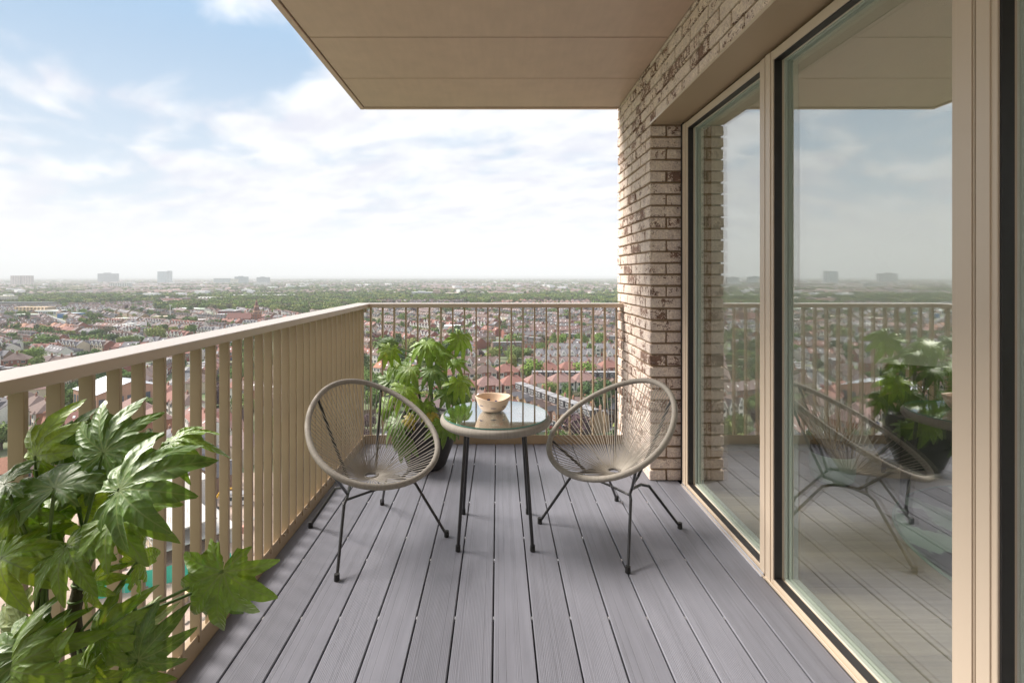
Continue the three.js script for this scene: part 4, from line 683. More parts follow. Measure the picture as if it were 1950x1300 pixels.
// big single buildings also keep their ground clear
const LAND = [];
function landmark(name, label, category, px0, px1, yTop, yBase, deep, o = {}) { const D = o.D ?? F * DROP / (yBase - VY), x0 = (px0 - VX) / F * D, x1 = (px1 - VX) / F * D, top = EYE - (yTop - VY) / F * D; LAND.push({ name, label, category, x: (x0 + x1) / 2, z: -D - deep / 2, w: x1 - x0, h: top - GY, d: deep, ...o }); const r = Math.max(x1 - x0, deep) / 2; const n = Math.max(1, Math.round((x1 - x0) / deep)); for (let i = 0; i < n; i++) reserved.push([lerp(x0, x1, (i + 0.5) / n), -D - deep / 2, (n > 1 ? deep * 0.75 : r) + 6]); }
const LT = 'standing in the haze towards the left horizon';
landmark('tower_block', 'left of two ribbed tower blocks far off at the left edge', 'tower block', 19, 38, 525, 543.5, 16, { floors: 16, ribs: 6, wall: [0.52, 0.44, 0.42] });
landmark('tower_block', 'right of two ribbed tower blocks far off at the left edge', 'tower block', 40, 59, 525, 543.5, 16, { floors: 16, ribs: 6, wall: [0.52, 0.44, 0.42] });
landmark('office_block', 'wide dark stepped block standing on the left horizon', 'office block', 185, 222, 521, 538, 26, { floors: 8, wall: [0.22, 0.24, 0.27], penthouse: 1 });
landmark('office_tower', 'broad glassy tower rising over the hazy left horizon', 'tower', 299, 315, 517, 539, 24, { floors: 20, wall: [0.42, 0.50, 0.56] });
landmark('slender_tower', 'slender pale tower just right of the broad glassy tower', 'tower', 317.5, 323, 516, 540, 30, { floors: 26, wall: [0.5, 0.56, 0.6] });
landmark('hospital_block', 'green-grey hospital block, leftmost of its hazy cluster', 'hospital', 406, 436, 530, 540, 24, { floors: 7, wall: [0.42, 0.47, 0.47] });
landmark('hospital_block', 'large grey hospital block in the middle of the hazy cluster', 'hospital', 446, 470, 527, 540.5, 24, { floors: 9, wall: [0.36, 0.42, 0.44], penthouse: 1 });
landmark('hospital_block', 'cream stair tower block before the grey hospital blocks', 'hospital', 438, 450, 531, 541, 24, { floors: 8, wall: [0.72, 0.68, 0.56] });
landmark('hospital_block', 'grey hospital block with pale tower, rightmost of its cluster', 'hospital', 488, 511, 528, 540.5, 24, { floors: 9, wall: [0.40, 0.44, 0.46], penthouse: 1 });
landmark('office_block', 'low white block below the right end of the hospital cluster', 'office block', 482, 506, 538, 545, 60, { floors: 4, wall: [0.75, 0.75, 0.72] });
landmark('long_terrace', 'long white roofed terrace in front of the distant trees', 'terrace', 432, 565, 563.5, 569.5, 18, { floors: 2, wall: [0.74, 0.70, 0.60], saw: 22 });
landmark('long_terrace', 'long dark brick terrace behind the white roofed terrace', 'terrace', 508, 571, 556, 561.5, 22, { floors: 3, wall: [0.27, 0.22, 0.20], ribs: 8 });
landmark('long_terrace', 'cream terrace left of and below the long white roofs', 'terrace', 372, 440, 568.5, 575, 16, { floors: 2, wall: [0.66, 0.57, 0.45], saw: 10 });
landmark('flats_block', 'cream block of flats among brown roofs, far left', 'flats', 127, 149, 545, 554, 30, { floors: 4, wall: [0.68, 0.60, 0.42] });
landmark('flats_block', 'row of ribbed grey slab flats below the dark stepped block', 'flats', 207, 243, 539, 547.5, 30, { floors: 6, wall: [0.48, 0.48, 0.46], ribs: 8 });
landmark('flats_block', 'cream balconied flats block cut by the left picture edge', 'flats', -14, 17.5, 564.5, 580, 18, { floors: 5, wall: [0.72, 0.66, 0.56] });
landmark('flats_block', 'long flats with dark top storey, left edge', 'flats', -30, 92, 576, 588, 16, { floors: 4, wall: [0.36, 0.33, 0.30], flat: [0.10, 0.11, 0.12] });
landmark('flats_block', 'sandy brick flats in front of the dark topped flats', 'flats', 26, 88, 585, 599, 16, { floors: 3, wall: [0.56, 0.42, 0.28], ribs: 9 });
landmark('school_hall', 'low white hall with a flat roof beside the sandy brick flats', 'hall', 60, 110, 592, 600, 16, { floors: 1, wall: [0.70, 0.72, 0.70], flat: [0.62, 0.64, 0.60] });
landmark('school_hall', 'low white school building with dark windows, far left', 'school', 25, 64, 599, 607, 14, { floors: 1, wall: [0.72, 0.70, 0.68], flat: [0.40, 0.44, 0.36] });
landmark('blue_hall', 'bright blue sports hall with grey roof', 'hall', 108, 137, 597.5, 605.5, 22, { floors: 0, wall: [0.04, 0.17, 0.42], flat: [0.34, 0.38, 0.42] });
landmark('blue_hall', 'long blue shed far beyond the park trees', 'shed', 235, 269, 560, 567, 30, { floors: 0, wall: [0.06, 0.24, 0.42], flat: [0.08, 0.28, 0.46] });
landmark('office_block', 'small white office right of the long blue shed', 'office block', 272, 288, 560, 566.5, 20, { floors: 2, wall: [0.76, 0.75, 0.72] });
landmark('long_terrace', 'long cream terrace in front of the park', 'terrace', 212, 292, 606.5, 614, 9, { floors: 2, wall: [0.74, 0.69, 0.60] });
landmark('flats_block', 'cream end block beside the tall mast', 'flats', 292, 322, 603, 613, 9, { floors: 2, wall: [0.66, 0.56, 0.40] });
landmark('white_houses', 'cluster of white cubic houses in the middle of the brown roofs', 'houses', 214, 249, 621, 633, 14, { floors: 3, wall: [0.76, 0.74, 0.70], penthouse: 2 });
landmark('sports_hall', 'white roofed hall among trees behind the tall mast', 'hall', 328, 362, 588, 595, 24, { floors: 0, wall: [0.5, 0.48, 0.44], flat: [0.74, 0.75, 0.73] });
landmark('sports_hall', 'pale green roofed hall right of the white roofed hall', 'hall', 364, 392, 588.5, 595, 20, { floors: 0, wall: [0.46, 0.46, 0.40], flat: [0.48, 0.54, 0.44] });
landmark('brick_college', 'red brick college block with grey flat roof left of the church spire', 'college', 415, 447, 592, 604, 18, { floors: 2, wall: [0.33, 0.10, 0.08], flat: [0.45, 0.45, 0.45], penthouse: 1 });
landmark('brick_college', 'lower red brick wing in front of the college block', 'college', 410, 430, 599, 608, 12, { floors: 1, wall: [0.30, 0.10, 0.08], flat: [0.42, 0.43, 0.45] });
landmark('brick_hall', 'flat red brick hall further left of the church spire', 'hall', 356, 384, 609.5, 617, 14, { floors: 0, wall: [0.34, 0.09, 0.07], flat: [0.40, 0.36, 0.35] });
landmark('hospital_block', 'grey and white long hospital wing beyond the far railing', 'hospital', 783, 824, 556.5, 568, 30, { floors: 4, wall: [0.62, 0.62, 0.63], ribs: 0, penthouse: 1 });
landmark('hospital_block', 'pink stair tower at the right end of the hospital wing', 'hospital', 824, 836, 553, 568, 28, { floors: 5, wall: [0.60, 0.42, 0.34] });
landmark('office_block', 'cream offices to the right of the hospital wing', 'office block', 848, 872, 558, 567.5, 24, { floors: 3, wall: [0.74, 0.64, 0.54] });
landmark('office_block', 'small white offices furthest right beyond the far railing', 'office block', 880, 896, 562, 568, 20, { floors: 2, wall: [0.76, 0.72, 0.68] });
landmark('workshop', 'white roofed workshop seen between the far railing bars', 'workshop', 846, 875, 621, 634, 12, { floors: 0, wall: [0.72, 0.72, 0.72], flat: [0.78, 0.79, 0.80] });
landmark('warehouse', 'warehouse with long white ridged roof seen through the left railing', 'warehouse', 130, 235, 748, 790, 24, { floors: 1, wall: [0.50, 0.30, 0.2], pitched: [0.74, 0.75, 0.76], turn: -0.55 });
landmark('warehouse', 'grey roofed workshop seen through the left railing beside the white roof', 'workshop', 236, 290, 880, 935, 12, { floors: 0, wall: [0.5, 0.45, 0.4], pitched: [0.24, 0.24, 0.25], turn: -0.6 });

// streets of houses in districts, each with its own direction
const districts = [];
{
  const R = rng(2024), S = 230;
  for (let i = -13; i <= 5; i++) for (let j = 0; j <= 9; j++) districts.push({ x: (i + 0.5 + (R() - 0.5) * 0.7) * S, z: -(j + 0.4 + (R() - 0.5) * 0.7) * S, a: (R() - 0.5) * 2.4, pal: Math.floor(R() * 5) });
}
const nearest = (x, z) => { let a = 1e18, b = 1e18, n = null; for (const d of districts) { const q = (x - d.x) ** 2 + (z - d.z) ** 2; if (q < a) { b = a; a = q; n = d; } else if (q < b) b = q; } return [n, Math.sqrt(b) - Math.sqrt(a)]; };
const inSector = (x, z, m = 0) => { const D = -z; return D > 55 && x > -D * 2.1 - 120 && x < D * 0.5 + 60 + m; };
const woodland = (x, z) => { const D = -z, px = pxOf(x, z), py = pyOf(z); let w = fbm(x / 330, z / 330, 4.4, 3) + 0.06; if (py < 577 && py > 560 && px > 560) w += 0.55; if (py > 571 && py < 600 && px > 120 && px < 700) w += 0.14 + (px > 520 ? 0.35 : 0); if (py > 600 && py < 700) w -= 0.14; if (px > 690 && py > 586) w -= 0.16; return w; };
const PAL = [{ kinds: ['terrace', 'terrace', 'dormer'], walls: [0, 0, 2], roofs: [2, 0, 3, 5] }, { kinds: ['gabled', 'gabled', 'terrace'], walls: [2, 0, 4], roofs: [0, 5, 2], trim: 3 }, { kinds: ['semi', 'semi', 'loft'], walls: [1, 2, 4], roofs: [0, 0, 5, 1, 6], trim: 3 }, { kinds: ['terrace', 'gabled', 'loft'], walls: [1, 2, 3], roofs: [0, 5, 0, 1, 2], trim: 3 }, { kinds: ['terrace', 'loft', 'dormer'], walls: [3, 4, 1, 2], roofs: [0, 5, 3] }];
{
  const R = rng(99);
  for (const d of districts) {
    const p = PAL[d.pal], ca = Math.cos(d.a), sa = Math.sin(d.a), P = 66, toW = (u, v) => [d.x + ca * u + sa * v, d.z - sa * u + ca * v];
    for (let v = -330; v <= 330; v += P) {
      // the street
      for (let u = -330; u < 330; u += 12) { const [x, z] = toW(u + 6, v); const [n, edge] = nearest(x, z); if (n !== d || edge < 2 || !inSector(x, z) || -z > 1250 || siteC.some(([a, b, r]) => Math.hypot(x - a, z - b) < r)) continue; const g = new THREE.BoxGeometry(12.05, 0.02, 6.4).rotateY(d.a).translate(x, GY + 0.05, z); roadPieces.push(g); pavePieces.push(new THREE.BoxGeometry(12.05, 0.12, 10.6).rotateY(d.a).translate(x, GY - 0.03, z)); if (-z < 520 && R() < 0.75) for (const s of [-1, 1]) if (R() < 0.6) { const [cx, cz] = toW(u + 6 + (R() - 0.5) * 4, v + s * 2.2); carSpots.push({ x: cx, z: cz, turn: d.a + (R() < 0.5 ? 0 : Math.PI), c: Math.floor(R() * 7) }); } if (R() < 0.25) { const [tx, tz] = toW(u + R() * 12, v + (R() < 0.5 ? -4.6 : 4.6)); trees.push({ x: tx, z: tz, kind: 0, h: 6 + R() * 5, w: 5 + R() * 4, tone: Math.floor(R() * 5) }); } }
      for (const side of [-1, 1]) {
        let u = -330 + R() * 20;
        while (u < 330) {
          const runKind = p.kinds[Math.floor(R() * p.kinds.length)], wall = p.walls[Math.floor(R() * p.walls.length)], roof = p.roofs[Math.floor(R() * p.roofs.length)], n = runKind === 'semi' ? 1 + Math.floor(R() * 2) : 4 + Math.floor(R() * 8), w = KIND[runKind].w;
          for (let i = 0; i < n; i++, u += w) {
            const [x, z] = toW(u, v + side * 14); if (-z > 1250 || !inSector(x, z)) continue;
            const [nd, edge] = nearest(x, z); if (nd !== d || edge < 9 || !free(x, z, 7)) continue;
            if (woodland(x, z) > 0.2) continue;
            const kind = runKind === 'semi' ? 'semi' : (R() < 0.2 ? p.kinds[Math.floor(R() * p.kinds.length)] : runKind), k2 = KIND[kind].w > w + 1 ? runKind : kind;
            houses.push({ x, z, turn: d.a + (side < 0 ? 0 : Math.PI), kind: k2, wall: R() < 0.2 ? p.walls[Math.floor(R() * p.walls.length)] : wall, roof: R() < 0.25 ? p.roofs[Math.floor(R() * p.roofs.length)] : roof, trim: p.trim, door: Math.floor(R() * 3), sy: 0.94 + 0.12 * R() });
            if (-z < 700) { const [fx, fz] = toW(u + w / 2, v + side * 26); fences.push([fx, fz, d.a]); }
            for (let q = 0; q < 3; q++) { const [sx, sz] = toW(u + (R() - 0.5) * w, v + side * (21 + R() * 12)); if (R() < 0.7) shrubs.push([sx, sz, 1.2 + R() * 2.2, R()]); }
          }
          u += runKind === 'semi' ? 3 + R() * 3 : 3 + R() * 9;
        }
      }
    }
  }
  // trees in gardens, parks and belts
  for (let k = 0; k < 29000; k++) {
    const D = 80 + Math.pow(R(), 0.75) * 1300, x = (R() * 2.65 - 2.13) * D, z = -D; if (!inSector(x, z)) continue;
    const w = woodland(x, z), [d] = nearest(x, z);
    if (siteC.some(([a, b, r]) => Math.hypot(x - a, z - b) < r)) continue;
    if (w < 0.2) { // only in the back gardens
      const dx = x - d.x, dz = z - d.z, v = Math.sin(d.a) * dx + Math.cos(d.a) * dz, f = Math.abs(((v % 66) + 66 + 33) % 66 - 33); if (f < 23 || R() < 0.2) continue;
      if (!free(x, z, 3)) continue;
      trees.push({ x, z, kind: R() < 0.08 ? 1 : R() < 0.08 ? 2 : 0, h: 5 + R() * R() * 11, w: 5 + R() * 7, tone: Math.floor(R() * R() * 8) });
    } else { if (!free(x, z, 3)) continue; trees.push({ x, z, kind: R() < 0.04 ? 1 : 0, h: 10 + R() * 8, w: 10 + R() * 7, tone: [0, 1, 1, 2, 3, 3, 6, 4][Math.floor(R() * 8)] }); }
  }
}
// ground, roads
const groundTex = tex(1024, 1024, (u, v) => { const a = tile(u, v, 9, 1.1, 5), b = tile(u, v, 40, 4.1, 3), k = clamp(0.5 + 1.5 * a + 0.8 * b, 0, 1); return [lerp(0.085, 0.22, k * 0.6), lerp(0.125, 0.19, k * 0.6), lerp(0.045, 0.14, k * 0.6)]; }, { srgb: true });
{
  const g = new THREE.PlaneGeometry(27000, 27000, 1, 1).rotateX(-Math.PI / 2), uv = g.attributes.uv; for (let i = 0; i < uv.count; i++) uv.setXY(i, uv.getX(i) * 225, uv.getY(i) * 225);
  const gm = mesh('ground', g, mat('garden_ground', [1, 1, 1], { map: groundTex, roughness: 1 })); gm.position.y = GY; struct(gm, 'green and brown ground of gardens and parks reaching the horizon', 'ground');
  if (pavePieces.length) { const m = mesh('pavement', merge(pavePieces), tinted('paving', [0.36, 0.34, 0.32], surfTex)); struct(m, 'pale pavements along the suburban streets', 'pavement'); }
  if (roadPieces.length) { const m = mesh('road', merge(roadPieces), tinted('asphalt', [0.10, 0.10, 0.105], surfTex)); struct(m, 'grey suburban streets between the rows of houses', 'road'); }
}
// ---- houses: the 300 nearest in view one by one, the rest as one mass
const seen = (o, y = GY) => { const D = -o.z, px = pxOf(o.x, o.z), py = pyOf(o.z, y + 8); return D > 60 && px > -30 && px < 1190 && (px < 690 || py < 850); };
const zone = (o) => { const px = pxOf(o.x, o.z), py = pyOf(o.z, GY + 4), rail = 726 - 0.2121 * Math.min(px, 695); return px > 690 ? (py < 590 ? 'beyond far railing' : px < 905 ? 'behind far pot plant' : px < 1050 ? 'behind middle far bars' : 'behind bars beside brick pier') : py < rail ? (px < 170 ? 'above left handrail edge' : px < 420 ? 'above left handrail middle' : 'above left handrail corner') : (px < 250 ? 'behind nearest left bars' : 'behind further left bars'); };
const ORD = ['leftmost', '2nd from left', '3rd from left', '4th from left', '5th from left', '6th from left', '7th from left', '8th from left', '9th from left', '10th from left', '11th from left', '12th from left'];
function labelAll(items, base) { // items that would share a label are told apart by their order from left to right
  const by = new Map(); for (const o of items) { const b = base(o); if (!by.has(b)) by.set(b, []); by.get(b).push(o); }
  for (const [b, l] of by) { l.sort((p, q) => pxOf(p.x, p.z) - pxOf(q.x, q.z)); l.forEach((o, i) => { o.label = l.length === 1 ? b : `${b}, ${i && i === l.length - 1 ? 'rightmost' : ORD[i] ?? `${i + 1}th from left`}`; }); }
}
{
  const list = houses.filter((h) => seen(h)).map((h) => [h, Math.hypot(h.x, h.z)]).sort((a, b) => a[1] - b[1]).map(([h]) => h), near = new Set(list.slice(0, 300));
  labelAll([...near], (h) => `${wallNames[h.wall]} ${kindWord[h.kind]}, ${roofNames[h.roof]} roof, ${zone(h)}`);
  for (const h of near) houseThing(h, h.label, `houses ${zone(h)}`);
  const rest = houses.filter((h) => !near.has(h)), mass = thing('distant_houses', 'mass of brown roofed houses filling the suburb to the haze', 'houses'); mass.userData.kind = 'stuff';
  const M = new THREE.Matrix4(), Q = new THREE.Quaternion(), C = new THREE.Color();
  for (const kind of Object.keys(KIND)) {
    const hs = rest.filter((h) => h.kind === kind); if (!hs.length) continue;
    const bySlot = {}; for (const [, g, s, p, r, kids] of KIND[kind].parts) { const add = (geo, slot) => { const key = { wall: 'wall', roof: 'roof', roofbox: 'roof', trimwall: 'trim', white: 'white', chimney: 'chimney', slatebox: 'dark', felt: 'dark', pane: 'pane' }[slot]; if (!key) return; const c = geo.clone(); c.rotateY(r); c.translate(...p); (bySlot[key] ??= []).push(c); }; add(g, s); for (const [, cg, cs] of kids) add(cg, cs); }
    const ms = { wall: tinted('house_wall', [0.95, 0.95, 0.95], surfTex), roof: tinted('roof_tiles', [0.95, 0.95, 0.95], roofTex), trim: mat('bay_wall', [1, 1, 1]), white: whitePaint, chimney: chimneyBrick, dark: slateBox, pane: paneDark };
    const names = { wall: 'walls', roof: 'roofs', trim: 'bays', white: 'windows', chimney: 'chimneys', dark: 'dormers', pane: 'panes' };
    for (const key of Object.keys(bySlot)) {
      const im = new THREE.InstancedMesh(merge(bySlot[key]), ms[key], hs.length); im.name = names[key]; im.castShadow = im.receiveShadow = true; im.userData.kind = 'stuff';
      hs.forEach((h, i) => { M.compose(V(h.x, GY, h.z), Q.setFromAxisAngle(V(0, 1, 0), h.turn), V(1, h.sy ?? 1, 1)); im.setMatrixAt(i, M); if (key === 'wall') im.setColorAt(i, C.setRGB(...WALL[h.wall])); if (key === 'roof') im.setColorAt(i, C.setRGB(...ROOF[h.roof])); if (key === 'trim') im.setColorAt(i, C.setRGB(...WALL[h.trim ?? h.wall])); });
      mass.add(im);
    }
  }
  // terraces further out, a whole row at a time
  const R = rng(555), spots = [];
  for (let k = 0; k < 36000; k++) {
    const D = 1200 + Math.pow(R(), 1.5) * 11500, x = (R() * 2.7 - 2.15) * D, z = -D; if (!free(x, z, 26)) continue;
    if (D < 1700 && woodland(x, z) > 0.22) continue;
    if (fbm(x / 700, z / 700, 2.2, 3) > 0.12 && R() < 0.8) continue;
    if (D > 4500 && R() < 0.35) continue;
    spots.push({ x, z, a: fbm(x / 500, z / 500, 7.7, 2) * 4 + (R() < 0.25 ? 1.57 : 0), L: 22 + R() * 42, k: R(), s: R() });
  }
  const rowWall = prismWall(1, 9, 6, 9), rowRoof = gableRoof(1, 9, 6, 9), flat = merge([box(-0.5, 0.5, 0, 9, -7, 7)]);
  const put = (name, geo, m, list, col, sc) => { const im = new THREE.InstancedMesh(geo, m, list.length); im.name = name; im.userData.kind = 'stuff'; list.forEach((h, i) => { M.compose(V(h.x, GY, h.z), Q.setFromAxisAngle(V(0, 1, 0), h.a), V(...sc(h))); im.setMatrixAt(i, M); im.setColorAt(i, C.setRGB(...col(h))); }); mass.add(im); };
  const rows = spots.filter((s) => s.k < 0.955), blocks = spots.filter((s) => s.k >= 0.955);
  put('terrace_walls', rowWall, mat('terrace_wall', [1, 1, 1]), rows, (h) => WALL[[0, 2, 1, 3, 4, 3][Math.floor(h.s * 6)]], (h) => [h.L, 1, 1]);
  put('terrace_roofs', rowRoof, mat('terrace_roof', [1, 1, 1]), rows, (h) => ROOF[[0, 5, 2, 0, 5, 3, 0, 6][Math.floor(h.s * 37) % 8]], (h) => [h.L, 1, 1]);
  put('flat_blocks', flat, mat('block_wall', [1, 1, 1]), blocks, (h) => [[0.55, 0.54, 0.52], [0.45, 0.4, 0.36], [0.30, 0.24, 0.22], [0.66, 0.66, 0.66]][Math.floor(h.s * 4)], (h) => [h.L * 0.7, 0.6 + h.s * 1.3, 0.6 + h.s * 0.7]);
}
// ---- trees
const TONES = [[0.100, 0.165, 0.026], [0.150, 0.205, 0.050], [0.068, 0.120, 0.034], [0.225, 0.255, 0.065], [0.150, 0.140, 0.075], [0.085, 0.045, 0.050], [0.150, 0.230, 0.035], [0.26, 0.22, 0.05]], toneNames = ['deep green', 'fresh green', 'dark green', 'lime green', 'olive brown', 'purple leaved', 'bright green', 'golden leaved'];
const crownMats = TONES.map((c) => mat('foliage', c.map((x) => x * 0.92), { roughness: 0.95, side: THREE.DoubleSide }));
function crownGeo(seed, n, size, kind) { // unit crown: height 1 standing on y = 0, width 1
  const R = rng(seed), P = [], lumps = [];
  const L = kind === 0 ? 11 : 6;
  for (let i = 0; i < L; i++) { const a = R() * 6.283, r = kind === 0 ? Math.sqrt(R()) * 0.27 : R() * 0.08, y = kind === 0 ? 0.34 + R() * 0.40 : 0.2 + (i / L) * 0.62; lumps.push([Math.cos(a) * r, y, Math.sin(a) * r, kind === 0 ? 0.17 + R() * 0.10 : (kind === 1 ? 0.30 - 0.12 * i / L : 0.40 * (1 - 0.85 * i / L))]); }
  if (kind === 0) lumps.push([0, 0.52, 0, 0.33]);
  const tot = lumps.reduce((s, l) => s + l[3] ** 2, 0);
  for (const [lx, ly, lz, lr] of lumps) for (let k = 0, m = Math.round(n * lr * lr / tot); k < m; k++) {
    const u = R() * 2 - 1, a = R() * 6.283, q = Math.sqrt(1 - u * u), dir = V(q * Math.cos(a), u, q * Math.sin(a)), r = lr * (0.72 + 0.36 * Math.sqrt(R()));
    const c = V(lx + dir.x * r, ly + dir.y * r * (kind === 0 ? 0.8 : 0.55), lz + dir.z * r), nrm = dir.clone().add(V(R() - 0.5, R() - 0.35, R() - 0.5).multiplyScalar(1.3)).normalize();
    const t = V(R() - 0.5, R() - 0.5, R() - 0.5).cross(nrm).normalize(), b = nrm.clone().cross(t), s = size * (0.6 + 0.8 * R());
    const A = c.clone().addScaledVector(t, s), B = c.clone().addScaledVector(b, s * 0.62).addScaledVector(nrm, s * 0.12), D = c.clone().addScaledVector(t, -s), E = c.clone().addScaledVector(b, -s * 0.62).addScaledVector(nrm, s * 0.12);
    for (const v of [A, B, D, A, D, E]) P.push(v.x, v.y, v.z);
  }
  const g = new THREE.BufferGeometry(); g.setAttribute('position', new THREE.Float32BufferAttribute(P, 3)); g.computeVertexNormals(); return g;
}
{
  const fine = [[[11, 0], [12, 0], [13, 0]], [[14, 1]], [[15, 2]]].map((l) => l.map(([s, k]) => crownGeo(s, k ? 700 : 1300, k ? 0.06 : 0.045, k))), coarse = [0, 1, 2].map((k) => crownGeo(31 + k, 150, 0.105, k)), far = crownGeo(41, 46, 0.19, 0);
  const trunkG = merge([new THREE.CylinderGeometry(0.02, 0.034, 0.5, 7).translate(0, 0.25, 0), rod(V(0, 0.3, 0), V(0.14, 0.6, 0.05), 0.014, 0.006, 5), rod(V(0, 0.34, 0), V(-0.13, 0.62, 0.07), 0.014, 0.006, 5), rod(V(0, 0.38, 0), V(0.02, 0.7, -0.15), 0.012, 0.005, 5)]), barkM = mat('bark', [0.09, 0.07, 0.05]);
  const list = trees.filter((t) => seen(t)).map((t) => [t, Math.hypot(t.x, t.z) / Math.max(t.w, 4)]).sort((a, b) => a[1] - b[1]).map(([t]) => t), near = new Set(list.slice(0, 300)), R = rng(321);
  const shape = ['round', 'tall narrow', 'conical'];
  labelAll([...near], (t) => `${t.h > 13 ? 'large' : t.h > 8 ? 'mid-sized' : 'small'} ${shape[t.kind]} ${toneNames[t.tone]} tree, ${zone(t)}`);
  for (const t of near) {
    const z = zone(t), o = thing('tree', t.label, 'tree', V(t.x, GY, t.z), R() * 6.283, `trees ${z}`);
    const tr = mesh('trunk', trunkG, barkM, o); tr.scale.set(t.w, t.h, t.w);
    const c = mesh('crown', fine[t.kind][Math.floor(R() * fine[t.kind].length)], crownMats[t.tone], o); c.scale.set(t.w * 1.05, t.h, t.w * 1.05);
  }
  const rest = trees.filter((t) => !near.has(t)), wood = thing('distant_trees', 'mass of green trees filling gardens and parks to the haze', 'trees'); wood.userData.kind = 'stuff';
  const M = new THREE.Matrix4(), Q = new THREE.Quaternion(), C = new THREE.Color(), leafy = mat('foliage', [0.95, 0.95, 0.95], { roughness: 0.95, side: THREE.DoubleSide });
  const put = (name, geo, l, parent = wood) => { if (!l.length) return; const im = new THREE.InstancedMesh(geo, leafy, l.length); im.name = name; im.userData.kind = 'stuff'; im.castShadow = im.receiveShadow = true; l.forEach((t, i) => { M.compose(V(t.x, GY, t.z), Q.setFromAxisAngle(V(0, 1, 0), (i * 2.39) % 6.28), V(t.w, t.h, t.w)); im.setMatrixAt(i, M); const c = TONES[t.tone], k = 0.8 + 0.35 * ((i * 0.618) % 1); im.setColorAt(i, C.setRGB(c[0] * k, c[1] * k, c[2] * k)); }); parent.add(im); };
  for (const k of [0, 1, 2]) put('crowns', coarse[k], rest.filter((t) => t.kind === k));
  const out = [];
  for (let k = 0; k < 83000; k++) {
    const D = 1250 + Math.pow(R(), 1.6) * 12000, x = (R() * 2.7 - 2.15) * D, z = -D, n = fbm(x / 600, z / 600, 5.5, 3), px = pxOf(x, z);
    if (R() > 0.45 + 2.2 * n + (px > 560 ? 0.35 : -0.12)) continue; if (!free(x, z, 4)) continue;
    const g = D > 4000 ? 1.7 : 1; out.push({ x, z, kind: 0, h: 8 + R() * 7, w: (9 + R() * 9) * g, tone: [0, 1, 2, 2, 1, 0, 3, 4][Math.floor(R() * 8)] });
  }
  put('far_crowns', far, out);
  const hedge = thing('garden_shrubs', 'countless low shrubs and hedges in the back gardens', 'shrubs'); hedge.userData.kind = 'stuff';
  put('shrubs', coarse[0], shrubs.map(([x, z, s, q]) => ({ x, z, w: s * 1.5, h: s, tone: [1, 3, 2, 6, 0, 4, 7, 5][Math.floor(q * 8)] })), hedge);
  const fm = new THREE.InstancedMesh(box(-0.05, 0.05, 0, 1.7, -7, 7), mat('fence_timber', [0.20, 0.14, 0.09]), fences.length); fm.name = 'garden_fences'; fences.forEach(([x, z, a], i) => { M.compose(V(x, GY, z), Q.setFromAxisAngle(V(0, 1, 0), a), V(1, 1, 1)); fm.setMatrixAt(i, M); }); tag(fm, 'brown timber fences dividing the back gardens', 'fences', null, 'stuff'); scene.add(fm);
}
// ---- parked cars
{
  const prof = new THREE.Shape([[-2.1, 0.28], [-2.12, 0.75], [-1.95, 0.92], [-1.2, 1.0], [2.0, 0.88], [2.12, 0.62], [2.1, 0.28]].map(([x, y]) => new THREE.Vector2(x, y))), cab = new THREE.Shape([[-1.75, 0.92], [-1.25, 1.44], [0.35, 1.46], [1.15, 0.92]].map(([x, y]) => new THREE.Vector2(x, y)));
  const ext = (s, w, b) => new THREE.ExtrudeGeometry(s, { depth: w, bevelEnabled: true, bevelSize: b, bevelThickness: b, bevelSegments: 2 }).translate(0, 0, -w / 2);
  const body = ext(prof, 1.6, 0.07), glassG = ext(cab, 1.36, 0.04), roof = rbox(-1.2, 0.32, 1.44, 1.51, -0.68, 0.68, 0.04), wheel = new THREE.CylinderGeometry(0.31, 0.31, 0.2, 14).rotateX(Math.PI / 2), lampG = rbox(-0.05, 0.05, -0.08, 0.08, -0.2, 0.2, 0.02);
  const cols = [[0.6, 0.61, 0.62], [0.75, 0.75, 0.75], [0.03, 0.03, 0.035], [0.35, 0.02, 0.02], [0.05, 0.09, 0.22], [0.22, 0.23, 0.25], [0.12, 0.16, 0.15]], cn = ['silver', 'white', 'black', 'red', 'dark blue', 'grey', 'dark green'], paints = cols.map((c) => mat('car_paint', c, { roughness: 0.3, clearcoat: 0.8 })), gl = mat('car_glass', [0.02, 0.025, 0.03], { roughness: 0.05 }), tyre = mat('tyre', [0.015, 0.015, 0.015]), lampM = mat('car_lamp', [0.6, 0.6, 0.58], { roughness: 0.2 });
  for (const [px, py, a, c] of [[1003, 727 + 22, 0.9, 0], [1010, 745, 0.9, 1], [992, 762, 0.9, 6], [978, 772, 0.9, 2], [986, 740, 2.4, 3], [906, 826, 0.3, 1]]) { const p = onGround(px, py); carSpots.unshift({ x: p.x, z: p.z, turn: a, c }); }
  const l = carSpots.filter((c) => seen(c, GY - 6)).sort((a, b) => Math.hypot(a.x, a.z) - Math.hypot(b.x, b.z)).slice(0, 110);
  labelAll(l, (s) => `${cn[s.c]} car parked in a street, ${zone(s)}`);
  for (const s of l) { const z = zone(s), t = thing('parked_car', s.label, 'car', V(s.x, GY + 0.07, s.z), s.turn, `cars parked in streets ${z}`); mesh('body', body, paints[s.c], t); mesh('windows', glassG, gl, t); mesh('car_roof', roof, paints[s.c], t); for (const [x, q] of [[-1.3, 1], [1.3, 1], [-1.3, -1], [1.3, -1]]) mesh('wheel', wheel, tyre, t).position.set(x, 0.31, q * 0.78); for (const q of [-1, 1]) mesh('headlight', lampG, lampM, t).position.set(2.12, 0.68, q * 0.55); }
}
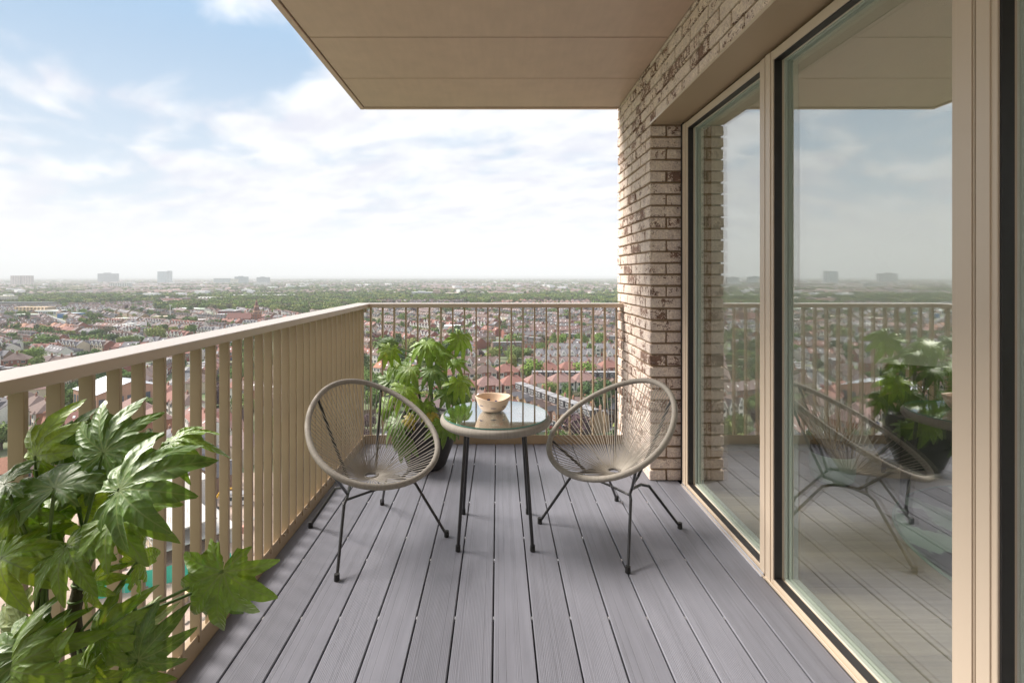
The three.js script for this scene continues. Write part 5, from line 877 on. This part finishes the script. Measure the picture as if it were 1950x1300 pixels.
// ---------------------------------------------------------------- single large buildings
const paneFar = mat('far_pane', [0.10, 0.12, 0.14], { roughness: 0.2 });
for (const b of LAND) {
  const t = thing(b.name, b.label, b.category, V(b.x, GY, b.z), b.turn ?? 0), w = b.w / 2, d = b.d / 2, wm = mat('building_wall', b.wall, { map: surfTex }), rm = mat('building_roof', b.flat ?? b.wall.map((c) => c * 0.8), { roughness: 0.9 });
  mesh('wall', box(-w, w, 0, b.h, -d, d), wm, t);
  if (b.pitched) { const pm = mat('sheet_roof', b.pitched, { roughness: 0.5 }); mesh('roof', gableRoof(b.w + 0.6, b.d, b.h, b.h + 3.4, 0.3), pm, t); mesh('gable', prismWall(b.w - 0.05, b.d - 0.1, b.h, b.h + 3.2), wm, t); const ribs = []; const k = 3.4 / (b.d / 2); for (let x = -w; x < w; x += 1.2) for (const s of [-1, 1]) ribs.push(slope(x, x + 0.08, b.h + 0.2, s * b.d / 2, b.h + 3.55, 0, 0.08)); mesh('roof_rib', merge(ribs), pm, t).userData.kind = 'stuff'; }
  else mesh('roof', box(-w - 0.4, w + 0.4, b.h, b.h + Math.max(0.5, b.h * 0.02), -d - 0.4, d + 0.4), rm, t);
  if (b.saw) for (let i = 0; i < b.saw; i++) mesh('gable_roof', gableRoof(b.d * 0.95, b.w / b.saw * 0.92, b.h + 0.4, b.h + 3.6, 0.1).rotateY(Math.PI / 2).translate(-w + (i + 0.5) * b.w / b.saw, 0, 0), mat('pale_roof', [0.72, 0.69, 0.62]), t);
  const fl = b.floors ?? 0, cols = Math.max(3, Math.min(40, Math.round(b.w / 3.4)));
  for (let f = 0; f < fl; f++) {
    const y = (f + 0.35) * b.h / fl, hh = b.h / fl * 0.42, g = [];
    for (let c = 0; c < cols; c++) { const x = -w + (c + 0.5) * b.w / cols, ww = b.w / cols * 0.32; g.push(box(x - ww, x + ww, y, y + hh, d, d + 0.06)); }
    for (let c = 0; c < Math.min(cols, 8); c++) { const z = -d + (c + 0.5) * b.d / Math.min(cols, 8), ww = b.d / Math.min(cols, 8) * 0.3; g.push(box(w, w + 0.06, y, y + hh, z - ww, z + ww)); }
    mesh('window_row', merge(g), paneFar, t);
  }
  for (let i = 0; i < (b.ribs ?? 0); i++) { const x = -w + (i + 0.5) * b.w / b.ribs; mesh('pilaster', box(x - b.w / b.ribs * 0.14, x + b.w / b.ribs * 0.14, 0.3, b.h - 0.1, d + 0.1, d + 1.4), mat('rib_wall', b.wall.map((c) => Math.min(0.75, c * 1.35))), t); }
  for (let i = 0; i < (b.penthouse ?? 0); i++) mesh('plant_room', box(-w * 0.45 + i * w * 0.7, w * 0.25 + i * w * 0.5, b.h + 0.2, b.h * 1.1 + 1 + i, -d * 0.6, d * 0.5), rm, t);
}
{ // brick church with a banded spire
  const D = 610, X = (488 - VX) / F * D, t = thing('church', 'brick church with a tall banded spire and brown nave roof', 'church', V(X, GY, -D)), br = tinted('church_brick', [0.30, 0.125, 0.07], surfTex), st = mat('spire_stone', [0.13, 0.06, 0.045]), pale = mat('stone_band', [0.34, 0.2, 0.13]), top = EYE - (568.5 - VY) / F * D - GY, tw = 4.2;
  mesh('tower', box(-tw, tw, 0, top * 0.40, -tw, tw), br, t);
  const y0 = top * 0.42, y1 = top;
  for (let i = 0; i < 9; i++) { const a = y0 + (y1 - y0) * i / 9, b = y0 + (y1 - y0) * (i + 1) / 9, r = (y) => tw * 1.12 * (1 - (y - y0) / (y1 - y0)) + 0.05; mesh('spire', new THREE.CylinderGeometry(r(b), r(a), b - a, 8).rotateY(Math.PI / 8).translate(0, (a + b) / 2, 0), i % 3 === 1 ? pale : st, t); }
  mesh('parapet', box(-tw - 0.4, tw + 0.4, top * 0.40 + 0.01, top * 0.42, -tw - 0.4, tw + 0.4), pale, t);
  for (const [x, z] of [[-1, -1], [1, -1], [-1, 1], [1, 1]]) mesh('pinnacle', new THREE.ConeGeometry(0.8, top * 0.16, 6).translate(x * tw, top * 0.5, z * tw), pale, t);
  for (const s of [-1, 1]) for (const y of [0.2, 0.31]) mesh('lancet_window', box(s * 1.4 - 0.45, s * 1.4 + 0.45, top * y, top * (y + 0.07), tw, tw + 0.08), paneFar, t);
  mesh('nave_wall', box(-34, -tw - 0.5, 0, 8, -5, 6), br, t); mesh('nave_roof', gableRoof(30.5, 11, 8, 14, 0.5).translate(-19, 0, 0.5), tinted('nave_roof_tiles', [0.19, 0.085, 0.07], roofTex), t);
}
{ // floodlight masts in the playing field
  for (const [px, yt, yb, l] of [[323.5, 581, 613, 'tall pale floodlight mast in front of the white roofed hall'], [377.5, 592, 604, 'shorter floodlight mast right of the pale green roofed hall']]) { const p = onGround(px, yb), h = (yb - yt) / F * -p.z, t = thing('floodlight_mast', l, 'mast', p); mesh('pole', new THREE.CylinderGeometry(0.22, 0.45, h, 10).translate(0, h / 2, 0), whitePaint, t); mesh('lamp_head', box(-1.6, 1.6, h - 0.6, h + 0.5, -0.2, 0.2), mat('lamp_housing', [0.5, 0.5, 0.5]), t); }
  const p = onGround(350, 600), f = struct(mesh('playing_field', new THREE.CircleGeometry(34, 40).rotateX(-Math.PI / 2), mat('pitch_grass', [0.12, 0.22, 0.05], { map: surfTex })), 'bright green playing field near the floodlight masts', 'playing field'); f.position.set(p.x, GY + 0.03, p.z); f.scale.x = 1.6;
}
// ---------------------------------------------------------------- construction site under the left railing
{
  const R = rng(808), pale = tinted('site_concrete', [0.52, 0.49, 0.45], surfTex), earth = tinted('site_earth', [0.40, 0.30, 0.235], surfTex), netM = mat('green_netting', [0.05, 0.42, 0.29], { roughness: 0.8, side: THREE.DoubleSide }), steel = mat('scaffold_steel', [0.5, 0.5, 0.5], { roughness: 0.4, metalness: 0.4 }), yellow = mat('plant_yellow', [0.65, 0.36, 0.03], { roughness: 0.5 }), pink = mat('brick_stack_pink', [0.50, 0.25, 0.19]);
  const g = new THREE.CircleGeometry(46, 48).rotateX(-Math.PI / 2); const site = struct(mesh('site_ground', metreUV(g, 0, 0, 0.05), earth), 'bare earth of the construction site below the left railing', 'ground'); site.position.set(-70, GY + 0.16, -106); site.scale.set(1.1, 1, 0.95);
  const P = (px, py, y = GY) => { const D = F * (EYE - y) / (py - VY); return V((px - VX) / F * D, y, -D); };
  // green netted hoarding, panel by panel
  const net = thing('site_hoarding', 'green netted hoarding along the near side of the construction site', 'hoarding', P(150, 1150)), a = P(150, 1150), b = P(440, 1085), N = 11, dv = b.clone().sub(a).divideScalar(N), ang = Math.atan2(-dv.z, dv.x), len = Math.hypot(dv.x, dv.z);
  for (let i = 0; i < N; i++) { const q = dv.clone().multiplyScalar(i + 0.5), w = new THREE.PlaneGeometry(len * 0.98, 3.3, 10, 4), p = w.attributes.position; for (let k = 0; k < p.count; k++) p.setZ(k, 0.14 * Math.sin(p.getX(k) * 3 + i) + (R() - 0.5) * 0.1); w.computeVertexNormals(); const o = mesh('netting_panel', w, netM, net); o.position.set(q.x, 1.75, q.z); o.rotation.y = ang; mesh('post', new THREE.CylinderGeometry(0.05, 0.05, 3.8, 6).translate(dv.x * i, 1.9, dv.z * i), steel, net); }
  const net2 = thing('site_hoarding', 'shorter green netted screen further back in the construction site', 'hoarding', P(345, 985)); for (let i = 0; i < 3; i++) mesh('netting_panel', new THREE.PlaneGeometry(2.6, 1.6, 6, 2).translate(i * 2.7 - 2, 0.9, i * 0.8), netM, net2);
  // concrete frame of slabs and columns
  const frame = thing('concrete_frame', 'pale unfinished concrete frame of slabs and columns on the construction site', 'building frame', P(330, 1010), -0.75);
  for (let f = 0; f < 2; f++) { mesh('slab', box(-16, 16, 3.2 + f * 3.3, 3.5 + f * 3.3, -8 + f * 4, 8), pale, frame); for (let i = 0; i < 6; i++) for (const z of [-7 + f * 4, 0, 7]) mesh('column', box(-15 + i * 6, -14.5 + i * 6, f * 3.3 + (f ? 0.2 : 0), 3.19 + f * 3.3, z - 0.25, z + 0.25), pale, frame); }
  mesh('stair_core', box(-6, -1, 0, 9.5, -7.8, -3.5), pale, frame);
  const rebar = []; for (let i = 0; i < 40; i++) { const x = -15 + R() * 30, z = -3 + R() * 10; rebar.push(rod(V(x, 6.8, z), V(x + (R() - 0.5) * 0.2, 7.9, z), 0.03, 0.03, 4)); } mesh('rebar', merge(rebar), mat('rust', [0.3, 0.13, 0.06]), frame).userData.kind = 'stuff';
  const scaf = thing('scaffold', 'light steel scaffold beside the unfinished concrete frame', 'scaffold', P(270, 1040), -0.75);
  for (let i = 0; i < 8; i++) for (const z of [0, 1.3]) mesh('standard', rod(V(i * 2, 0, z), V(i * 2, 7, z), 0.05, 0.05, 6), steel, scaf);
  for (let y = 1.9; y < 7; y += 2) { for (const z of [0, 1.3]) mesh('ledger', rod(V(0, y, z), V(14, y, z), 0.045, 0.045, 6), steel, scaf); mesh('deck_board', box(0, 14, y + 0.06, y + 0.11, 0.1, 1.2), mat('scaffold_board', [0.46, 0.37, 0.26]), scaf); }
  // excavator
  const ex = thing('excavator', 'yellow tracked excavator working on the construction site', 'excavator', P(398, 972), 0.7), tr = mat('track_rubber', [0.05, 0.05, 0.05]);
  for (const s of [-1, 1]) mesh('track', rbox(-2, 2, 0, 0.9, s * 1.3 - 0.3, s * 1.3 + 0.3, 0.4), tr, ex);
  mesh('body', rbox(-1.9, 1.2, 1, 2.2, -1.3, 1.3, 0.15), yellow, ex); mesh('cab', rbox(0.1, 1.5, 1.2, 3.0, 0.1, 1.3, 0.12), mat('cab_glass', [0.05, 0.06, 0.07], { roughness: 0.1 }), ex); mesh('boom', tube([V(1.2, 1.8, -0.3), V(3, 4.2, -0.3), V(5.2, 4.0, -0.3)], 0.25, 12, 6), yellow, ex); mesh('arm', rod(V(5.2, 4.0, -0.3), V(6.2, 1.4, -0.3), 0.2, 0.14, 6), yellow, ex); mesh('bucket', rbox(5.6, 6.5, 0.6, 1.5, -0.8, 0.2, 0.2), tr, ex);
  // stacks of material
  const kinds = [['brick_stack', pink, 'pink brick stack', 'bricks'], ['timber_stack', mat('raw_timber', [0.55, 0.41, 0.24]), 'pale timber stack', 'timber'], ['site_cabin', whitePaint, 'white site cabin', 'cabin'], ['block_stack', pale, 'grey block stack', 'blocks']];
  const spots = [[300, 1190], [345, 1150], [260, 1230], [380, 1140], [205, 1190], [420, 1010], [455, 960], [365, 935], [310, 965], [240, 985], [440, 900], [405, 905], [470, 1010], [30, 1040], [60, 1000], [130, 960]];
  const order = spots.map(([px, py], i) => [i, i % 4, P(px, py).length()]), kindsSeen = (n, i) => order.filter((o) => o[1] === i % 4 && o[2] < order[i][2]).length;
  spots.forEach(([px, py], i) => { const [n, m, l, c] = kinds[i % 4], q = P(px, py), s = thing(n, `${l}, ${['nearest', 'second nearest', 'third nearest', 'farthest'][kindsSeen(n, i)]} of its kind on the construction site`, c, q.setY(GY + 0.16), R() * 3, 'materials lying on the construction site'); const k = n === 'site_cabin' ? [6, 2.6, 2.4] : [2 + R() * 2, 1 + R() * 0.8, 1.2 + R()]; if (n === 'site_cabin') { mesh('cabin_wall', rbox(-3, 3, 0.2, 2.7, -1.2, 1.2, 0.05), m, s); mesh('cabin_roof', rbox(-3.1, 3.1, 2.7, 2.85, -1.3, 1.3, 0.04), flatRoof, s); for (const x of [-1.8, 1.2]) mesh('window', box(x - 0.5, x + 0.5, 1.3, 2.2, 1.2, 1.24), paneDark, s); } else for (let f = 0; f < 4; f++) mesh('layer', rbox(-k[0] / 2 + R() * 0.1, k[0] / 2 - R() * 0.1, f * k[1] / 4, (f + 0.94) * k[1] / 4, -k[2] / 2 + R() * 0.1, k[2] / 2 - R() * 0.1, 0.03), m, s); });
  const rub = new THREE.InstancedMesh(new THREE.DodecahedronGeometry(0.5, 0), pale, 900), M = new THREE.Matrix4(), Q = new THREE.Quaternion(), C = new THREE.Color(); rub.name = 'rubble';
  for (let i = 0; i < 900; i++) { const r = Math.sqrt(R()) * 42, t = R() * 6.283, s = 0.2 + R() * R() * 1.6; M.compose(V(-70 + Math.cos(t) * r, GY + 0.2, -106 + Math.sin(t) * r * 0.9), Q.setFromAxisAngle(V(R(), R(), R()).normalize(), R() * 6), V(s * 1.6, s * 0.5, s)); rub.setMatrixAt(i, M); rub.setColorAt(i, C.setRGB(...[[0.9, 0.85, 0.8], [0.75, 0.5, 0.4], [0.5, 0.45, 0.4], [1, 1, 1]][Math.floor(R() * 4)])); }
  tag(rub, 'scattered rubble and boards on the construction site', 'rubble', null, 'stuff'); scene.add(rub);
}
// the tower this balcony belongs to, below and beyond the balcony, so that side views stay whole
struct(mesh('tower_wall', box(1.35, 6.5, GY, -0.364, -4.12, 2.75), tinted('tower_brick', [0.36, 0.30, 0.25], surfTex)), 'brick tower below the balcony', 'wall');
struct(mesh('tower_wall', box(1.302, 6.5, SY + 0.402, SY + 1.5, -4.12, 2.75), tinted('tower_brick', [0.36, 0.30, 0.25], surfTex)), 'brick tower above the balcony', 'wall');

scene.traverse((o) => { if (o.isMesh) o.castShadow = o.receiveShadow = true; });
renderer.render(scene, camera);
